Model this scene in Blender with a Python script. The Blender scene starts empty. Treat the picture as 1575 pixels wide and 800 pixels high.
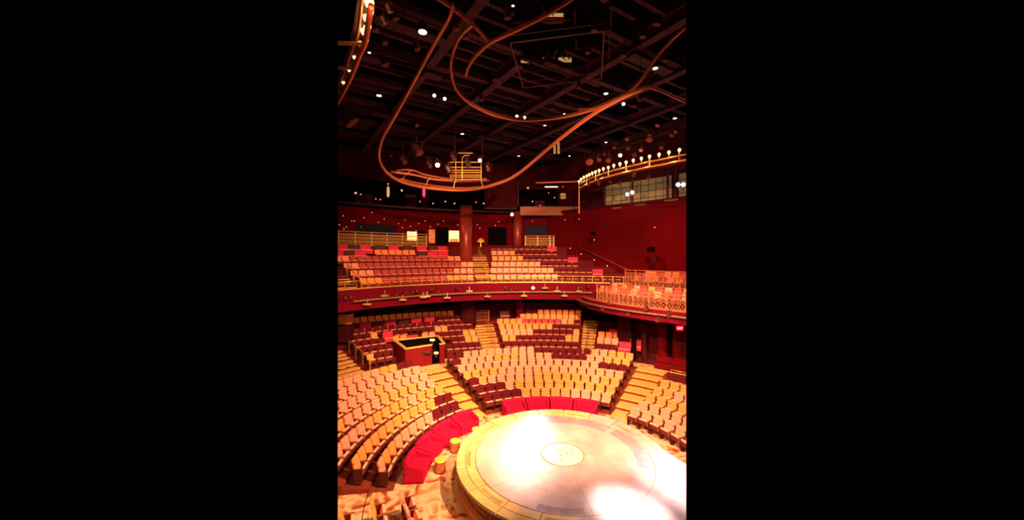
import bpy, bmesh, math, random
from mathutils import Vector, Matrix
random.seed(7)
C = bpy.context.scene.collection
PI = math.pi
F, HX, HY = 555.0, 787.5, 395.0                 # focal length in pixels, image point straight ahead on the horizon
CAM = Vector((-2.02, -14.47, 8.8))

# ---------------------------------------------------------------- camera, world, lights, exposure
cd = bpy.data.cameras.new('camera'); cam = bpy.data.objects.new('camera', cd); C.objects.link(cam)
cam.location = CAM; cam.rotation_euler = (PI/2, 0, 0)
cd.sensor_fit = 'HORIZONTAL'; cd.sensor_width = 36; cd.lens = F/1575*36; cd.shift_y = -5/1575
cd.clip_start = .1; cd.clip_end = 200
bpy.context.scene.camera = cam
w = bpy.data.worlds.new('world'); bpy.context.scene.world = w; w.use_nodes = True
w.node_tree.nodes['Background'].inputs[0].default_value = (0, 0, 0, 1)
w.node_tree.nodes['Background'].inputs[1].default_value = 0
vs = bpy.context.scene.view_settings
vs.view_transform = 'Standard'; vs.look = 'None'; vs.exposure = 0; vs.gamma = 1; vs.use_curve_mapping = False

def spot(name, loc, aim, power, col, angle, blend=.6, r=.25):
    l = bpy.data.lights.new(name, 'SPOT'); l.energy = power; l.color = col; l.spot_size = math.radians(angle)
    l.spot_blend = blend; l.shadow_soft_size = r
    o = bpy.data.objects.new(name, l); C.objects.link(o); o.location = loc
    o.rotation_euler = (Vector(aim)-Vector(loc)).to_track_quat('-Z', 'Y').to_euler(); return o
def point(name, loc, power, col, r=.15):
    l = bpy.data.lights.new(name, 'POINT'); l.energy = power; l.color = col; l.shadow_soft_size = r
    o = bpy.data.objects.new(name, l); C.objects.link(o); o.location = loc; return o
WARM = (1, .55, .29); WHITE = (1, .93, .97); RED = (1, .2, .12)
# house lights hung under the rig, aimed at the seating
spot('house_spot', (0, -8, 15.5), (0, 10, .6), 38000, WARM, 62)
spot('house_spot', (7, -6, 15.0), (-9.5, 3, .8), 37000, WARM, 46)
spot('house_spot', (-7.5, -8, 14.5), (9, 6, .6), 29000, WARM, 40)
spot('house_spot', (-3, -9, 13.5), (-6.5, 17, 7.6), 22000, (1, .46, .25), 50)
spot('house_spot', (1, -9, 13.5), (4.5, 17.5, 7.6), 21000, (1, .46, .25), 50)
spot('house_spot', (-4, -9, 13.0), (-11, 15, 2), 9000, (1, .6, .25), 50)
spot('house_spot', (2, -9, 12.0), (2, 18, 2.6), 9000, (1, .6, .25), 42)
spot('house_spot', (-5, -8, 14.0), (9.5, 11, 6.6), 6500, (1, .5, .28), 34)
spot('house_spot', (0, -4, 16.5), (-6, -3, 0), 3000, (1, .62, .3), 60)
spot('house_spot', (-7, -13.2, 15.0), (-6.8, -1.8, 0), 4500, (1, .6, .28), 34, .8)
spot('house_spot', (-1, -2, 13.5), (10.2, 13.0, 9.2), 9000, (1, .10, .10), 22, 1)
spot('house_spot', (-3, -12, 9.9), (-6, 17, 2.8), 9000, (1, .52, .25), 46, .8)
spot('house_spot', (0, -12, 9.9), (4.5, 17, 2.8), 6500, (1, .52, .25), 38, .8)
# white stage lights: two far lamps on the axis of view, two overhead at the right
spot('stage_spot', (-2.02, 20.2, 12.85), (-1.4, .0, .9), 5000, WHITE, 8, .9, .35)
spot('stage_spot', (-.3, 14.1, 6.3), (-.9, 1.6, .9), 2600, WHITE, 12, .9, .3)
spot('stage_spot', (-1.0, 7.5, 16.5), (-1.15, 1.3, .9), 9000, WHITE, 9, .9, .2)
spot('stage_spot', (6.5, -9.5, 14.0), (1.7, -3.2, .9), 52000, WHITE, 10, 1, .2)
spot('stage_spot', (8, -9, 13.5), (4.4, -1.7, .9), 46000, (.98, .93, 1), 17, 1, .2)
spot('stage_spot', (3, -11, 14.0), (1.6, -.6, .9), 4800, (1, .72, .92), 34, .5, .3)
# dim red fill points without fittings, added to brighten roof steel and back wall
for x, y in ((-8, 4), (0, 8), (6, 6), (-3, -3), (5, -2), (-2, 16)):
    point('fill_light', (x, y, 15.6), 22, (1, .33, .55), .3)
point('fill_light', (-8, 17, 12.4), 70, (1, .2, .14), .3)
point('fill_light', (2, 17, 12.4), 50, (1, .2, .14), .3)

# ---------------------------------------------------------------- helpers
def un_z(px, py, z):      # where the sight line through a photo point meets the height z
    d = (z-CAM.z)*F/(HY-py); return Vector((CAM.x+(px-HX)/F*d, CAM.y+d, z))
def un_d(px, py, d):      # ... meets the plane d metres ahead
    return Vector((CAM.x+(px-HX)/F*d, CAM.y+d, CAM.z+(HY-py)/F*d))
def un_r(px, r):          # ... meets the circle of radius r about the stage, in plan
    s = (px-HX)/F; a = 1+s*s; b = 2*(s*CAM.x+CAM.y); c = CAM.x**2+CAM.y**2-r*r
    d = (-b+math.sqrt(b*b-4*a*c))/(2*a); return Vector((CAM.x+s*d, CAM.y+d, 0))
def ang(v): return math.degrees(math.atan2(v.y, v.x)) % 360
def project(p):
    d = p.y-CAM.y; return HX+F*(p.x-CAM.x)/d, HY-F*(p.z-CAM.z)/d
def pol(r, t, z=0): t = math.radians(t); return Vector((r*math.cos(t), r*math.sin(t), z))

class MB:
    def __init__(s): s.v = []; s.f = []; s.m = []
    def add(s, vs, fs, mi=0, M=None):
        n = len(s.v); s.v += [tuple(M @ Vector(p)) if M else tuple(p) for p in vs]
        s.f += [tuple(n+i for i in f) for f in fs]; s.m += [mi]*len(fs); return s
    def box(s, x0, x1, y0, y1, z0, z1, mi=0, M=None):
        return s.add([(x0,y0,z0),(x1,y0,z0),(x1,y1,z0),(x0,y1,z0),(x0,y0,z1),(x1,y0,z1),(x1,y1,z1),(x0,y1,z1)],
              [(3,2,1,0),(4,5,6,7),(0,1,5,4),(1,2,6,5),(2,3,7,6),(3,0,4,7)], mi, M)
    def tube(s, pts, r, n=6, mi=0, closed=False):
        pts = [Vector(p) for p in pts]; vs = []; fs = []; k = len(pts)
        for i, p in enumerate(pts):
            a = pts[(i-1) % k] if (i or closed) else p; b = pts[(i+1) % k] if (i < k-1 or closed) else p
            t = (b-a).normalized(); u = t.cross(Vector((0,0,1)))
            if u.length < .05: u = t.cross(Vector((0,1,0)))
            u.normalize(); v = t.cross(u)
            rr = r[i] if isinstance(r, (list, tuple)) else r
            vs += [p+(u*math.cos(2*PI*j/n)+v*math.sin(2*PI*j/n))*rr for j in range(n)]
        for i in range(k if closed else k-1):
            i2 = (i+1) % k
            fs += [(i*n+j, i*n+(j+1) % n, i2*n+(j+1) % n, i2*n+j) for j in range(n)]
        if not closed: fs += [tuple(range(n))[::-1], tuple((k-1)*n+j for j in range(n))]
        return s.add(vs, fs, mi)
    def bar(s, a, b, wd, h, mi=0):            # square section bar from a to b
        a = Vector(a); b = Vector(b); t = (b-a); L = t.length; t.normalize()
        u = t.cross(Vector((0,0,1)))
        if u.length < .05: u = Vector((1,0,0))
        u.normalize(); v = u.cross(t)
        M = Matrix(((u.x,t.x,v.x,a.x),(u.y,t.y,v.y,a.y),(u.z,t.z,v.z,a.z),(0,0,0,1)))
        return s.box(-wd/2, wd/2, 0, L, -h/2, h/2, mi, M)
    def lathe(s, prof, n=16, mi=0, M=None):
        vs = []; fs = []
        for r, z in prof: vs += [(r*math.cos(2*PI*j/n), r*math.sin(2*PI*j/n), z) for j in range(n)]
        for i in range(len(prof)-1): fs += [(i*n+j, i*n+(j+1) % n, (i+1)*n+(j+1) % n, (i+1)*n+j) for j in range(n)]
        fs += [tuple(range(n))[::-1], tuple((len(prof)-1)*n+j for j in range(n))]
        return s.add(vs, fs, mi, M)
    def ring(s, r0, r1, z0, z1, t0, t1, mi=0, step=3.0):   # solid sector of a ring; r may be functions of the angle
        f0 = r0 if callable(r0) else (lambda t: r0); f1 = r1 if callable(r1) else (lambda t: r1)
        n = max(1, int(abs(t1-t0)/step+.5)); vs = []; fs = []
        for i in range(n+1):
            t = t0+(t1-t0)*i/n
            vs += [pol(f0(t), t, z0), pol(f1(t), t, z0), pol(f1(t), t, z1), pol(f0(t), t, z1)]
        for i in range(n):
            a = 4*i; b = a+4
            fs += [(a, b, b+1, a+1), (a+1, b+1, b+2, a+2), (a+2, b+2, b+3, a+3), (a+3, b+3, b, a)]
        fs += [(0,1,2,3), (4*n+3,4*n+2,4*n+1,4*n)]
        return s.add(vs, fs, mi)
    def prism(s, poly, z0, z1, mi=0):
        n = len(poly); vs = [(p[0],p[1],z0) for p in poly]+[(p[0],p[1],z1) for p in poly]
        return s.add(vs, [tuple(range(n))[::-1], tuple(range(n,2*n))]+[(i,(i+1)%n,n+(i+1)%n,n+i) for i in range(n)], mi)
    def wall(s, pts, z0, z1, th=.2, mi=0):     # upright wall along a plan line
        n = len(pts); P = [Vector((p[0],p[1],0)) for p in pts]; Q = []
        for i in range(n):
            t = (P[min(i+1,n-1)]-P[max(i-1,0)]).normalized(); Q.append(P[i]+Vector((-t.y,t.x,0))*th)
        vs = []
        for a, b in zip(P, Q): vs += [(a.x,a.y,z0),(b.x,b.y,z0),(b.x,b.y,z1),(a.x,a.y,z1)]
        fs = []
        for i in range(n-1):
            a = 4*i; b = a+4
            fs += [(a,b,b+1,a+1),(a+1,b+1,b+2,a+2),(a+2,b+2,b+3,a+3),(a+3,b+3,b,a)]
        fs += [(0,1,2,3),(4*n-1,4*n-2,4*n-3,4*n-4)]
        return s.add(vs, fs, mi)
    def mesh(s, name, mats, smooth=False, bevel=0):
        me = bpy.data.meshes.new(name); me.from_pydata(s.v, [], s.f)
        for m in (mats if isinstance(mats, (list, tuple)) else [mats]): me.materials.append(m)
        me.polygons.foreach_set('material_index', s.m)
        bm = bmesh.new(); bm.from_mesh(me); bmesh.ops.recalc_face_normals(bm, faces=bm.faces)
        if bevel: bmesh.ops.bevel(bm, geom=list(bm.edges), offset=bevel, segments=2, profile=.6, affect='EDGES', clamp_overlap=True)
        bm.to_mesh(me); bm.free()
        if smooth: me.polygons.foreach_set('use_smooth', [True]*len(me.polygons))
        me.update(); return me
    def obj(s, name, mats, parent=None, smooth=False, bevel=0):
        o = bpy.data.objects.new(name, s.mesh(name, mats, smooth, bevel)); C.objects.link(o); o.parent = parent; return o
def part(name, me, parent, M=None):
    o = bpy.data.objects.new(name, me); C.objects.link(o); o.parent = parent
    if M: o.matrix_local = M
    return o
def tag(o, label=None, cat=None, group=None, kind=None):
    for k, v in (('label',label),('category',cat),('group',group),('kind',kind)):
        if v: o[k] = v
    return o
def thing(name, label, cat, loc=(0,0,0), rz=0, group=None):
    o = bpy.data.objects.new(name, None); C.objects.link(o); o.empty_display_size = .1
    o.location = loc; o.rotation_euler = (0,0,rz); return tag(o, label, cat, group)
def dup(root, loc, rz, label=None, group=None):
    r = root.copy(); C.objects.link(r); r.location = loc; r.rotation_euler = (0,0,rz)
    if label: r['label'] = label
    if group: r['group'] = group
    for ch in list(root.children):
        c = ch.copy(); C.objects.link(c); c.parent = r
        for g in ch.children: d = g.copy(); C.objects.link(d); d.parent = c
    return r
ORD = ['zeroth','first','second','third','fourth','fifth','sixth','seventh','eighth','ninth','tenth','eleventh','twelfth','thirteenth',
 'fourteenth','fifteenth','sixteenth','seventeenth','eighteenth','nineteenth','twentieth','twenty-first','twenty-second','twenty-third',
 'twenty-fourth','twenty-fifth','twenty-sixth','twenty-seventh','twenty-eighth','twenty-ninth','thirtieth','thirty-first','thirty-second','thirty-third','thirty-fourth']

# ---------------------------------------------------------------- materials
def mat(name, col, rough=.7, metal=0, col2=None, scale=6, emis=0, bump=0, detail=4, spec=.5):
    m = bpy.data.materials.new(name); m.use_nodes = True; nt = m.node_tree; b = nt.nodes['Principled BSDF']
    b.inputs['Base Color'].default_value = (*col, 1); b.inputs['Roughness'].default_value = rough; b.inputs['Metallic'].default_value = metal
    b.inputs['Specular IOR Level'].default_value = spec
    tc = nt.nodes.new('ShaderNodeTexCoord')
    if col2 or bump:
        nz = nt.nodes.new('ShaderNodeTexNoise'); nz.inputs['Scale'].default_value = scale; nz.inputs['Detail'].default_value = detail
        nt.links.new(tc.outputs['Object'], nz.inputs['Vector'])
    if col2:
        r = nt.nodes.new('ShaderNodeValToRGB'); r.color_ramp.elements[0].position = .35; r.color_ramp.elements[1].position = .65
        r.color_ramp.elements[0].color = (*col, 1); r.color_ramp.elements[1].color = (*col2, 1)
        nt.links.new(nz.outputs['Fac'], r.inputs[0]); nt.links.new(r.outputs[0], b.inputs['Base Color'])
    if bump:
        bp = nt.nodes.new('ShaderNodeBump'); bp.inputs['Strength'].default_value = bump; bp.inputs['Distance'].default_value = .02
        nt.links.new(nz.outputs['Fac'], bp.inputs['Height']); nt.links.new(bp.outputs[0], b.inputs['Normal'])
    if emis:
        b.inputs['Emission Color'].default_value = (*col, 1); b.inputs['Emission Strength'].default_value = emis
    return m
def carpet(name, stops, scale, dist=2.2):
    m = bpy.data.materials.new(name); m.use_nodes = True; nt = m.node_tree; b = nt.nodes['Principled BSDF']; L = nt.links.new
    b.inputs['Roughness'].default_value = .9
    tc = nt.nodes.new('ShaderNodeTexCoord')
    n1 = nt.nodes.new('ShaderNodeTexNoise'); n1.inputs['Scale'].default_value = scale; n1.inputs['Detail'].default_value = 1.5; n1.inputs['Distortion'].default_value = dist
    L(tc.outputs['Object'], n1.inputs['Vector'])
    wv = nt.nodes.new('ShaderNodeMath'); wv.operation = 'MULTIPLY'; wv.inputs[1].default_value = 15; L(n1.outputs['Fac'], wv.inputs[0])
    sn = nt.nodes.new('ShaderNodeMath'); sn.operation = 'SINE'; L(wv.outputs[0], sn.inputs[0])
    mr = nt.nodes.new('ShaderNodeMapRange'); mr.inputs['From Min'].default_value = -1; L(sn.outputs[0], mr.inputs['Value'])
    r = nt.nodes.new('ShaderNodeValToRGB'); e = r.color_ramp.elements
    e[0].position, e[0].color = stops[0][0], (*stops[0][1], 1); e[1].position, e[1].color = stops[-1][0], (*stops[-1][1], 1)
    for p, c in stops[1:-1]: q = e.new(p); q.color = (*c, 1)
    L(mr.outputs[0], r.inputs[0]); L(r.outputs[0], b.inputs['Base Color']); return m
M = {}
M['coral'] = mat('coral_fabric', (.94,.29,.18), .85, col2=(.88,.23,.14), scale=9, bump=.3, spec=.1)
M['orange'] = mat('orange_fabric', (.92,.28,.08), .85, col2=(.86,.22,.055), scale=9, bump=.3, spec=.1)
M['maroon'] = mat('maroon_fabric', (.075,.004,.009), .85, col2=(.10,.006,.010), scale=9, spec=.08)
M['wine'] = mat('wine_fabric', (.42,.045,.035), .85, col2=(.3,.03,.03), scale=9)
M['shell'] = mat('dark_shell', (.12,.018,.015), .6, spec=.15)
M['arm'] = mat('armrest_wood', (.20,.045,.03), .5, col2=(.15,.035,.025), scale=12, spec=.3)
M['ironwork'] = mat('dark_metal_frame', (.07,.012,.012), .6, spec=.15)
M['sofa'] = mat('red_velvet', (.48,.003,.045), .75, col2=(.38,.003,.032), scale=5, bump=.3, spec=.15)
M['bench_red'] = mat('bench_red', (.62,.012,.06), .8)
M['bench_dark'] = mat('bench_dark', (.07,.01,.014), .8)
M['edge'] = mat('seat_edge_piping', (.95,.36,.22), .6)
M['goldlat'] = mat('gold_lattice', (.80,.50,.16), .45, .3)
M['lattice'] = mat('lattice_metal', (.40,.12,.05), .5, .2)
M['brass'] = mat('brass', (.85,.48,.12), .35, .6)
M['gold'] = mat('gold_top', (.95,.62,.10), .4, .3)
M['copper'] = mat('copper_tube', (.50,.14,.05), .42, .5)
M['copperdrum'] = mat('copper_drum', (.55,.22,.07), .4, .5, col2=(.42,.14,.05), scale=8)
M['tread'] = mat('gold_tread', (.84,.42,.11), .8, col2=(.70,.32,.08), scale=7, spec=.1)
M['riser'] = mat('riser_red', (.10,.010,.010), .9, spec=.05)
M['platform'] = mat('platform_carpet', (.20,.035,.016), .9, col2=(.15,.025,.012), scale=3, spec=.05)
M['carpet'] = carpet('swirl_carpet', [(0,(.22,.03,.02)),(.07,(.34,.06,.03)),(.2,(.52,.17,.055)),(.55,(.56,.22,.07)),(.8,(.62,.33,.16)),(1,(.66,.40,.24))], 1.6, .9)
M['carpet2'] = carpet('olive_carpet', [(0,(.25,.08,.02)),(.4,(.6,.28,.07)),(1,(.75,.5,.22))], 1.6)
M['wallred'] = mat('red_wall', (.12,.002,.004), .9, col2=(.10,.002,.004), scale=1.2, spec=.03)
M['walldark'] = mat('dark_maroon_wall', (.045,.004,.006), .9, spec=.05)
M['fascia'] = mat('fascia_red', (.10,.0015,.009), .85, spec=.05)
M['black'] = mat('black_void', (.004,.002,.003), .95, spec=.02)
M['steel'] = mat('maroon_steel', (.075,.022,.038), .8, col2=(.045,.014,.024), scale=1.5, spec=.2)
M['steel2'] = mat('dark_steel', (.045,.015,.024), .8, spec=.2)
M['bulb'] = mat('warm_bulb', (1,.62,.2), .5, emis=4)
M['bulbwhite'] = mat('white_lamp', (1,.80,.6), .5, emis=5)
M['star'] = mat('star_lamp', (1,.62,.5), .5, emis=1.1)
M['lit'] = mat('lit_panel', (1,.72,.28), .5, emis=1.5)
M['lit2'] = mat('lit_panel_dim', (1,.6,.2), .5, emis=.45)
M['cool'] = mat('cool_lamp', (.85,.88,1), .5, emis=16)
M['redlamp'] = mat('red_lamp', (1,.05,.12), .5, emis=1.6)
M['can'] = mat('lamp_housing', (.05,.02,.015), .5, .3)
M['canlit'] = mat('brass_lamp_housing', (.34,.22,.10), .5, .3)
M['pipe'] = mat('grey_brass_pipe', (.20,.13,.06), .5, .3)
M['panel'] = mat('pale_wall_cloth', (.42,.34,.17), .9, col2=(.34,.27,.13), scale=14)
M['boothrim'] = mat('booth_rim', (.80,.42,.10), .5)
M['boothred'] = mat('booth_wood', (.15,.004,.008), .7, col2=(.12,.004,.006), scale=3, spec=.1)
M['screen'] = mat('dark_glass', (.008,.008,.02), .6, spec=.1)
M['poster'] = mat('poster', (.9,.12,.05), .6, col2=(.9,.55,.3), scale=3.5, emis=.0)
M['cream'] = mat('emblem_cream', (.88,.80,.62), .35, col2=(.80,.68,.50), scale=4)
M['mark'] = mat('emblem_mark', (.52,.30,.22), .5)

# polished deck of the stage: mottled pink grey
def deckmat(name, c1, c2, c3, rough):
    m = bpy.data.materials.new(name); m.use_nodes = True; nt = m.node_tree; b = nt.nodes['Principled BSDF']; L = nt.links.new
    tc = nt.nodes.new('ShaderNodeTexCoord'); n = nt.nodes.new('ShaderNodeTexNoise'); n.inputs['Scale'].default_value = .9; n.inputs['Detail'].default_value = 9
    n.inputs['Roughness'].default_value = .72
    L(tc.outputs['Object'], n.inputs['Vector']); r = nt.nodes.new('ShaderNodeValToRGB'); e = r.color_ramp.elements
    e[0].position = .36; e[0].color = (*c1,1); e[1].position = .66; e[1].color = (*c3,1); q = e.new(.5); q.color = (*c2,1)
    L(n.outputs['Fac'], r.inputs[0]); L(r.outputs[0], b.inputs['Base Color']); b.inputs['Roughness'].default_value = rough
    b.inputs['Specular IOR Level'].default_value = .6
    return m
M['deck'] = deckmat('stage_deck', (.46,.30,.26), (.62,.40,.34), (.70,.50,.43), .36)
M['deckring'] = deckmat('stage_deck_border', (.26,.18,.20), (.36,.26,.27), (.52,.36,.32), .38)
M['rim'] = deckmat('stage_rim_stone', (.60,.38,.12), (.74,.50,.20), (.82,.60,.30), .4)
M['rimdark'] = deckmat('stage_rim_inset', (.34,.24,.08), (.42,.30,.12), (.52,.38,.16), .4)
def lattice_mat(name, c1, c2, sc):
    m = bpy.data.materials.new(name); m.use_nodes = True; nt = m.node_tree; b = nt.nodes['Principled BSDF']; L = nt.links.new
    tc = nt.nodes.new('ShaderNodeTexCoord'); v = nt.nodes.new('ShaderNodeTexVoronoi'); v.inputs['Scale'].default_value = sc; v.inputs['Randomness'].default_value = .25
    L(tc.outputs['Object'], v.inputs['Vector']); r = nt.nodes.new('ShaderNodeValToRGB'); e = r.color_ramp.elements
    e[0].position = .25; e[0].color = (*c1,1); e[1].position = .6; e[1].color = (*c2,1)
    L(v.outputs['Distance'], r.inputs[0]); L(r.outputs[0], b.inputs['Base Color']); return m
M['skirt'] = lattice_mat('stage_skirt_scales', (.60,.15,.08), (.18,.02,.02), 9)

# ================================================================ SETTING
R0, DR, DZ = 7.15, .93, .17
Rk = lambda k: R0+DR*k
Zk = lambda k: max(0, DZ*k)
rB0 = lambda t: 14.55+1.65*max(0, min(1, (t-95)/45))           # first row of the rear stalls, by angle
rBj = lambda j: (lambda t: rB0(t)+1.0*j)
ZB = lambda j: 1.05+.28*j
RC, ZC = (lambda j: 16.5+.97*j), (lambda j: 6.34+.52*j)        # balcony rows
T0, T1 = 8, 222
floor = MB().ring(.0, 7.45, -.2, 0, T0-60, T1+10).obj('floor', M['carpet']); tag(floor, kind='structure')
plat = []
for k in range(1, 7):
    a, b = Rk(k)-.66, Rk(k)+DR-.66
    if k == 6: b = Rk(6)+.35
    o = MB().ring(a, b, -.2, Zk(k), T0, 188).obj('seating_step', M['platform'], floor)
    if k < 6: MB().ring(a, b, -.2, 0, 188, T1).obj('aisle_floor', M['carpet'], floor)
MB().ring(Rk(0)-.6, Rk(1)-.66, -.2, 0.012, T0, 188).obj('seating_step', M['platform'], floor)
MB().ring(Rk(6)+.35, lambda t: rB0(t)-.66, -.2, 1.05, T0, 188).obj('cross_aisle', M['carpet2'], floor)
for j in range(7):
    for a0, a1 in ((60, 160),):
        MB().ring(lambda t, j=j: rB0(t)+j-.66, lambda t, j=j: rB0(t)+j+.34+(3 if j == 6 else 0), -.2, ZB(j), a0, a1, step=2).obj('seating_step', M['riser'], floor)
MB().ring(13.89, 22, -.2, 1.0, 8, 60).obj('side_floor', M['riser'], floor)

# balcony slab, soffit and rows
bal = MB().ring(15.26, 25.5, 5.3, 5.6, 62, 165, step=2).obj('balcony_soffit', M['walldark'], None)
bal.name = 'trim_1'; tag(bal, kind='structure')
for j in range(6):
    MB().ring(RC(j)-.62, RC(j)+.35+(4.5 if j == 5 else 0), 5.62, ZC(j), 56 if j < 6 else 70, 165, step=2).obj('seating_step', M['riser'], bal)
MB().ring(15.35, RC(0)-.62, 5.6, ZC(0)-.02, 56, 165, step=2).obj('front_walkway', M['tread'], bal)
MB().ring(15.2, 15.34, 5.3, 6.68, 58, 165, step=2).obj('fascia', M['fascia'], bal)
MB().ring(15.16, 15.40, 6.68, 6.74, 58, 165, step=2).obj('fascia_cap', M['brass'], bal)

MB().ring(21.75, 25.5, ZC(5), 9.75, 62, 165, step=2).obj('rear_platform', M['riser'], bal)
# back wall with star lights, upper dark gallery, upper fascia, ceiling
RW = 24.2
wb = MB().ring(RW, RW+.3, 8.8, 13.5, 62, 165, step=2).obj('wall_back', M['wallred']); tag(wb, kind='structure')
MB().ring(RW-.25, RW+.2, 13.5, 13.66, 62, 165, step=2).obj('ledge', M['steel'], wb)
MB().ring(RW+3.2, RW+3.4, 13.5, 18.6, 62, 165, step=3).obj('gallery_back', M['black'], wb)
MB().ring(RW-.2, RW+3.4, 13.3, 13.5, 62, 165, step=3).obj('gallery_floor', M['black'], wb)
MB().ring(RW, RW+.3, 16.0, 18.6, 62, 165, step=2).obj('upper_band', M['walldark'], wb)
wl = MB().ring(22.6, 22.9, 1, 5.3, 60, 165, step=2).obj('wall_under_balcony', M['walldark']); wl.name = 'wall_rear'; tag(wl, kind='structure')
ceil = MB().box(-26, 26, -16, 28, 20.4, 20.6).obj('ceiling', M['black']); tag(ceil, kind='structure')

# right wall: from the back of the balcony round behind the side boxes
bulb_px = [(890.6,279.4),(894,276),(898,273),(902.5,271),(906.5,269),(911,266.6),(916,264.7),(921.6,262.5),(928,260),(935.6,258),(944,255),
           (953.5,252.5),(963,250),(974,247),(986.5,244),(999,241),(1013.7,238),(1029,234.7),(1045,231),(1062,227.5)]
arc = [un_z(x, y, 15.0) for x, y in bulb_px]
arcxy = [Vector((p.x, p.y, 0)) for p in arc]
def offset(pts, d):
    out = []
    for i, p in enumerate(pts):
        t = (pts[min(i+1, len(pts)-1)]-pts[max(i-1, 0)]).normalized(); n = Vector((-t.y, t.x, 0))
        if n.dot(Vector((1, .4, 0))) < 0: n = -n
        out.append(p+n*d)
    return out
sarc = [arcxy[0], arcxy[4], arcxy[8], arcxy[11], arcxy[14], arcxy[17], arcxy[19], arcxy[19]+(arcxy[19]-arcxy[17])*1.0]
plan_r = [Vector((1.7, 23.9, 0)), Vector((3.6, 21.2, 0)), Vector((6.2, 18.2, 0)), Vector((8.6, 16.0, 0)), Vector((10.6, 13.8, 0)), Vector((12.3, 11.0, 0))]
wr = MB().wall(plan_r[::-1], 5.0, 13.2, -.3).obj('wall_right', M['wallred']); tag(wr, kind='structure')
MB().wall([p+Vector((-.12,-.1,0)) for p in plan_r][::-1], 13.2, 13.42, -.3).obj('ledge', M['walldark'], wr)
up = [p+Vector((1.2, .8, 0)) for p in plan_r]
MB().wall(up[::-1], 13.4, 19, -.2).obj('gallery_wall', M['walldark'], wr)
MB().wall([p+Vector((.3,.2,0)) for p in plan_r][::-1], 16.6, 18.8, -.2).obj('upper_band', M['walldark'], wr)
# pale cloth panels lit from below, seen behind the gallery posts
def lerp_poly(P, t):
    n = len(P)-1; i = min(int(t*n), n-1); f = t*n-i; return P[i].lerp(P[i+1], f)
for a, b in ((.35,.56),(.565,.74),(.78,.99)):
    pp = [lerp_poly(up, a+(b-a)*i/4)+Vector((-.1,-.07,0)) for i in range(5)]
    q = MB().wall(pp[::-1], 13.42, 15.5, -.05).obj('cloth_panel', M['panel'], wr)
    g = MB()
    for z in (13.9, 14.45, 15.0): g.tube([Vector((p.x-.08, p.y-.05, z)) for p in pp], .022, 4)
    for p in pp[1:-1]: g.bar((p.x-.08, p.y-.05, 13.42), (p.x-.08, p.y-.05, 15.5), .03, .03)
    g.obj('wire_grid', M['ironwork'], q)
for i, t in enumerate((.40,.56,.76,.80)):
    p = lerp_poly(plan_r, t)+Vector((.25,.2,0)); MB().bar((p.x,p.y,13.4), (p.x,p.y,16.7), .14, .14).obj('gallery_post', M['ironwork'], wr)

# lower right wall under the side box with pilasters
wlr = [pol(16.4, 66), pol(15.9, 58), pol(15.2, 50), pol(14.4, 42), pol(14.2, 34)]
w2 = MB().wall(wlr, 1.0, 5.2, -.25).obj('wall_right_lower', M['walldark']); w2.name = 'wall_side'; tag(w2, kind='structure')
for px, wd, m in ((1018, .5, 'wallred'), (1032, .28, 'black'), (1041, .5, 'wallred'), (975, .3, 'black'), (990, .25, 'walldark')):
    p = un_r(px, 14.7); MB().box(-wd/2, wd/2, -.15, .15, 0, 4.1, 0, Matrix.Translation((p.x, p.y, 1.0))).obj('pilaster', M[m], w2)

# ---------------------------------------------------------------- columns
def column(name, px, d, z0, z1, r, label, m=None):
    p = un_d(px, HY, d)
    t = thing(name, label, 'column', (p.x, p.y, z0))
    MB().lathe([(r, 0), (r, z1-z0)], 24).obj('shaft', m or mat(name+'_red', (.26,.03,.014), .38, .2), t, smooth=True)
    MB().lathe([(r*1.12, 0), (r*1.12, .35), (r*1.02, .42)], 24).obj('base_collar', M['walldark'], t)
    return t
column('column', 717, 33.0, ZC(2), 13.4, .58, 'tall round dark red column rising through the balcony seats, gold lit')
column('column', 796, 37.3, ZC(5), 13.4, .48, 'slimmer round red column at the back of the balcony, right of the stairs')
column('column', 720, 33.0, ZB(3), 5.3, .72, 'thick dark column under the balcony between rear seats and stairs', M['walldark'])
column('column', 800, 34.6, ZB(5), 5.3, .42, 'dark red column under the balcony behind the middle rear seats', M['fascia'])

# ---------------------------------------------------------------- roof steel
U = Vector((-.5414, .8407, 0)); V = Vector((.8407, .5414, 0))
hole = [un_z(x, y, 18.3) for x, y in ((776, 0), (786, 66), (803, 110), (925, 92), (930, 48), (936, 0))]
def in_hole(p):
    c = False; n = len(hole)
    for i in range(n):
        a, b = hole[i], hole[i-1]
        if (a.y > p.y) != (b.y > p.y) and p.x < (b.x-a.x)*(p.y-a.y)/(b.y-a.y)+a.x: c = not c
    return c
def in_room(p): return p.length < RW+.2 and p.y > -12
def runs(o, d, lo, hi, test):
    out = []; cur = None; s = lo
    while s <= hi:
        ok = test(o+d*s)
        if ok and cur is None: cur = s
        if not ok and cur is not None: out.append((cur, s)); cur = None
        s += .3
    if cur is not None: out.append((cur, hi))
    return [r for r in out if r[1]-r[0] > .8]
def vis(p): d = p.y-CAM.y; return d > 1 and 500 < HX+F*(p.x-CAM.x)/d < 1075
for i in range(-7, 8):
    o = V*(i*3.75+.6)
    for a, b in runs(o, U, -30, 40, lambda p: in_room(p) and vis(p) and not in_hole(p)):
        pa, pb = o+U*a, o+U*b; z = 18.7
        m = MB().bar((pa.x,pa.y,z-.3), (pb.x,pb.y,z-.3), .42, .06); m.bar((pa.x,pa.y,z+.3), (pb.x,pb.y,z+.3), .42, .06); m.bar((pa.x,pa.y,z), (pb.x,pb.y,z), .08, .56)
        m.obj('roof_beam', M['steel'], ceil)
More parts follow.
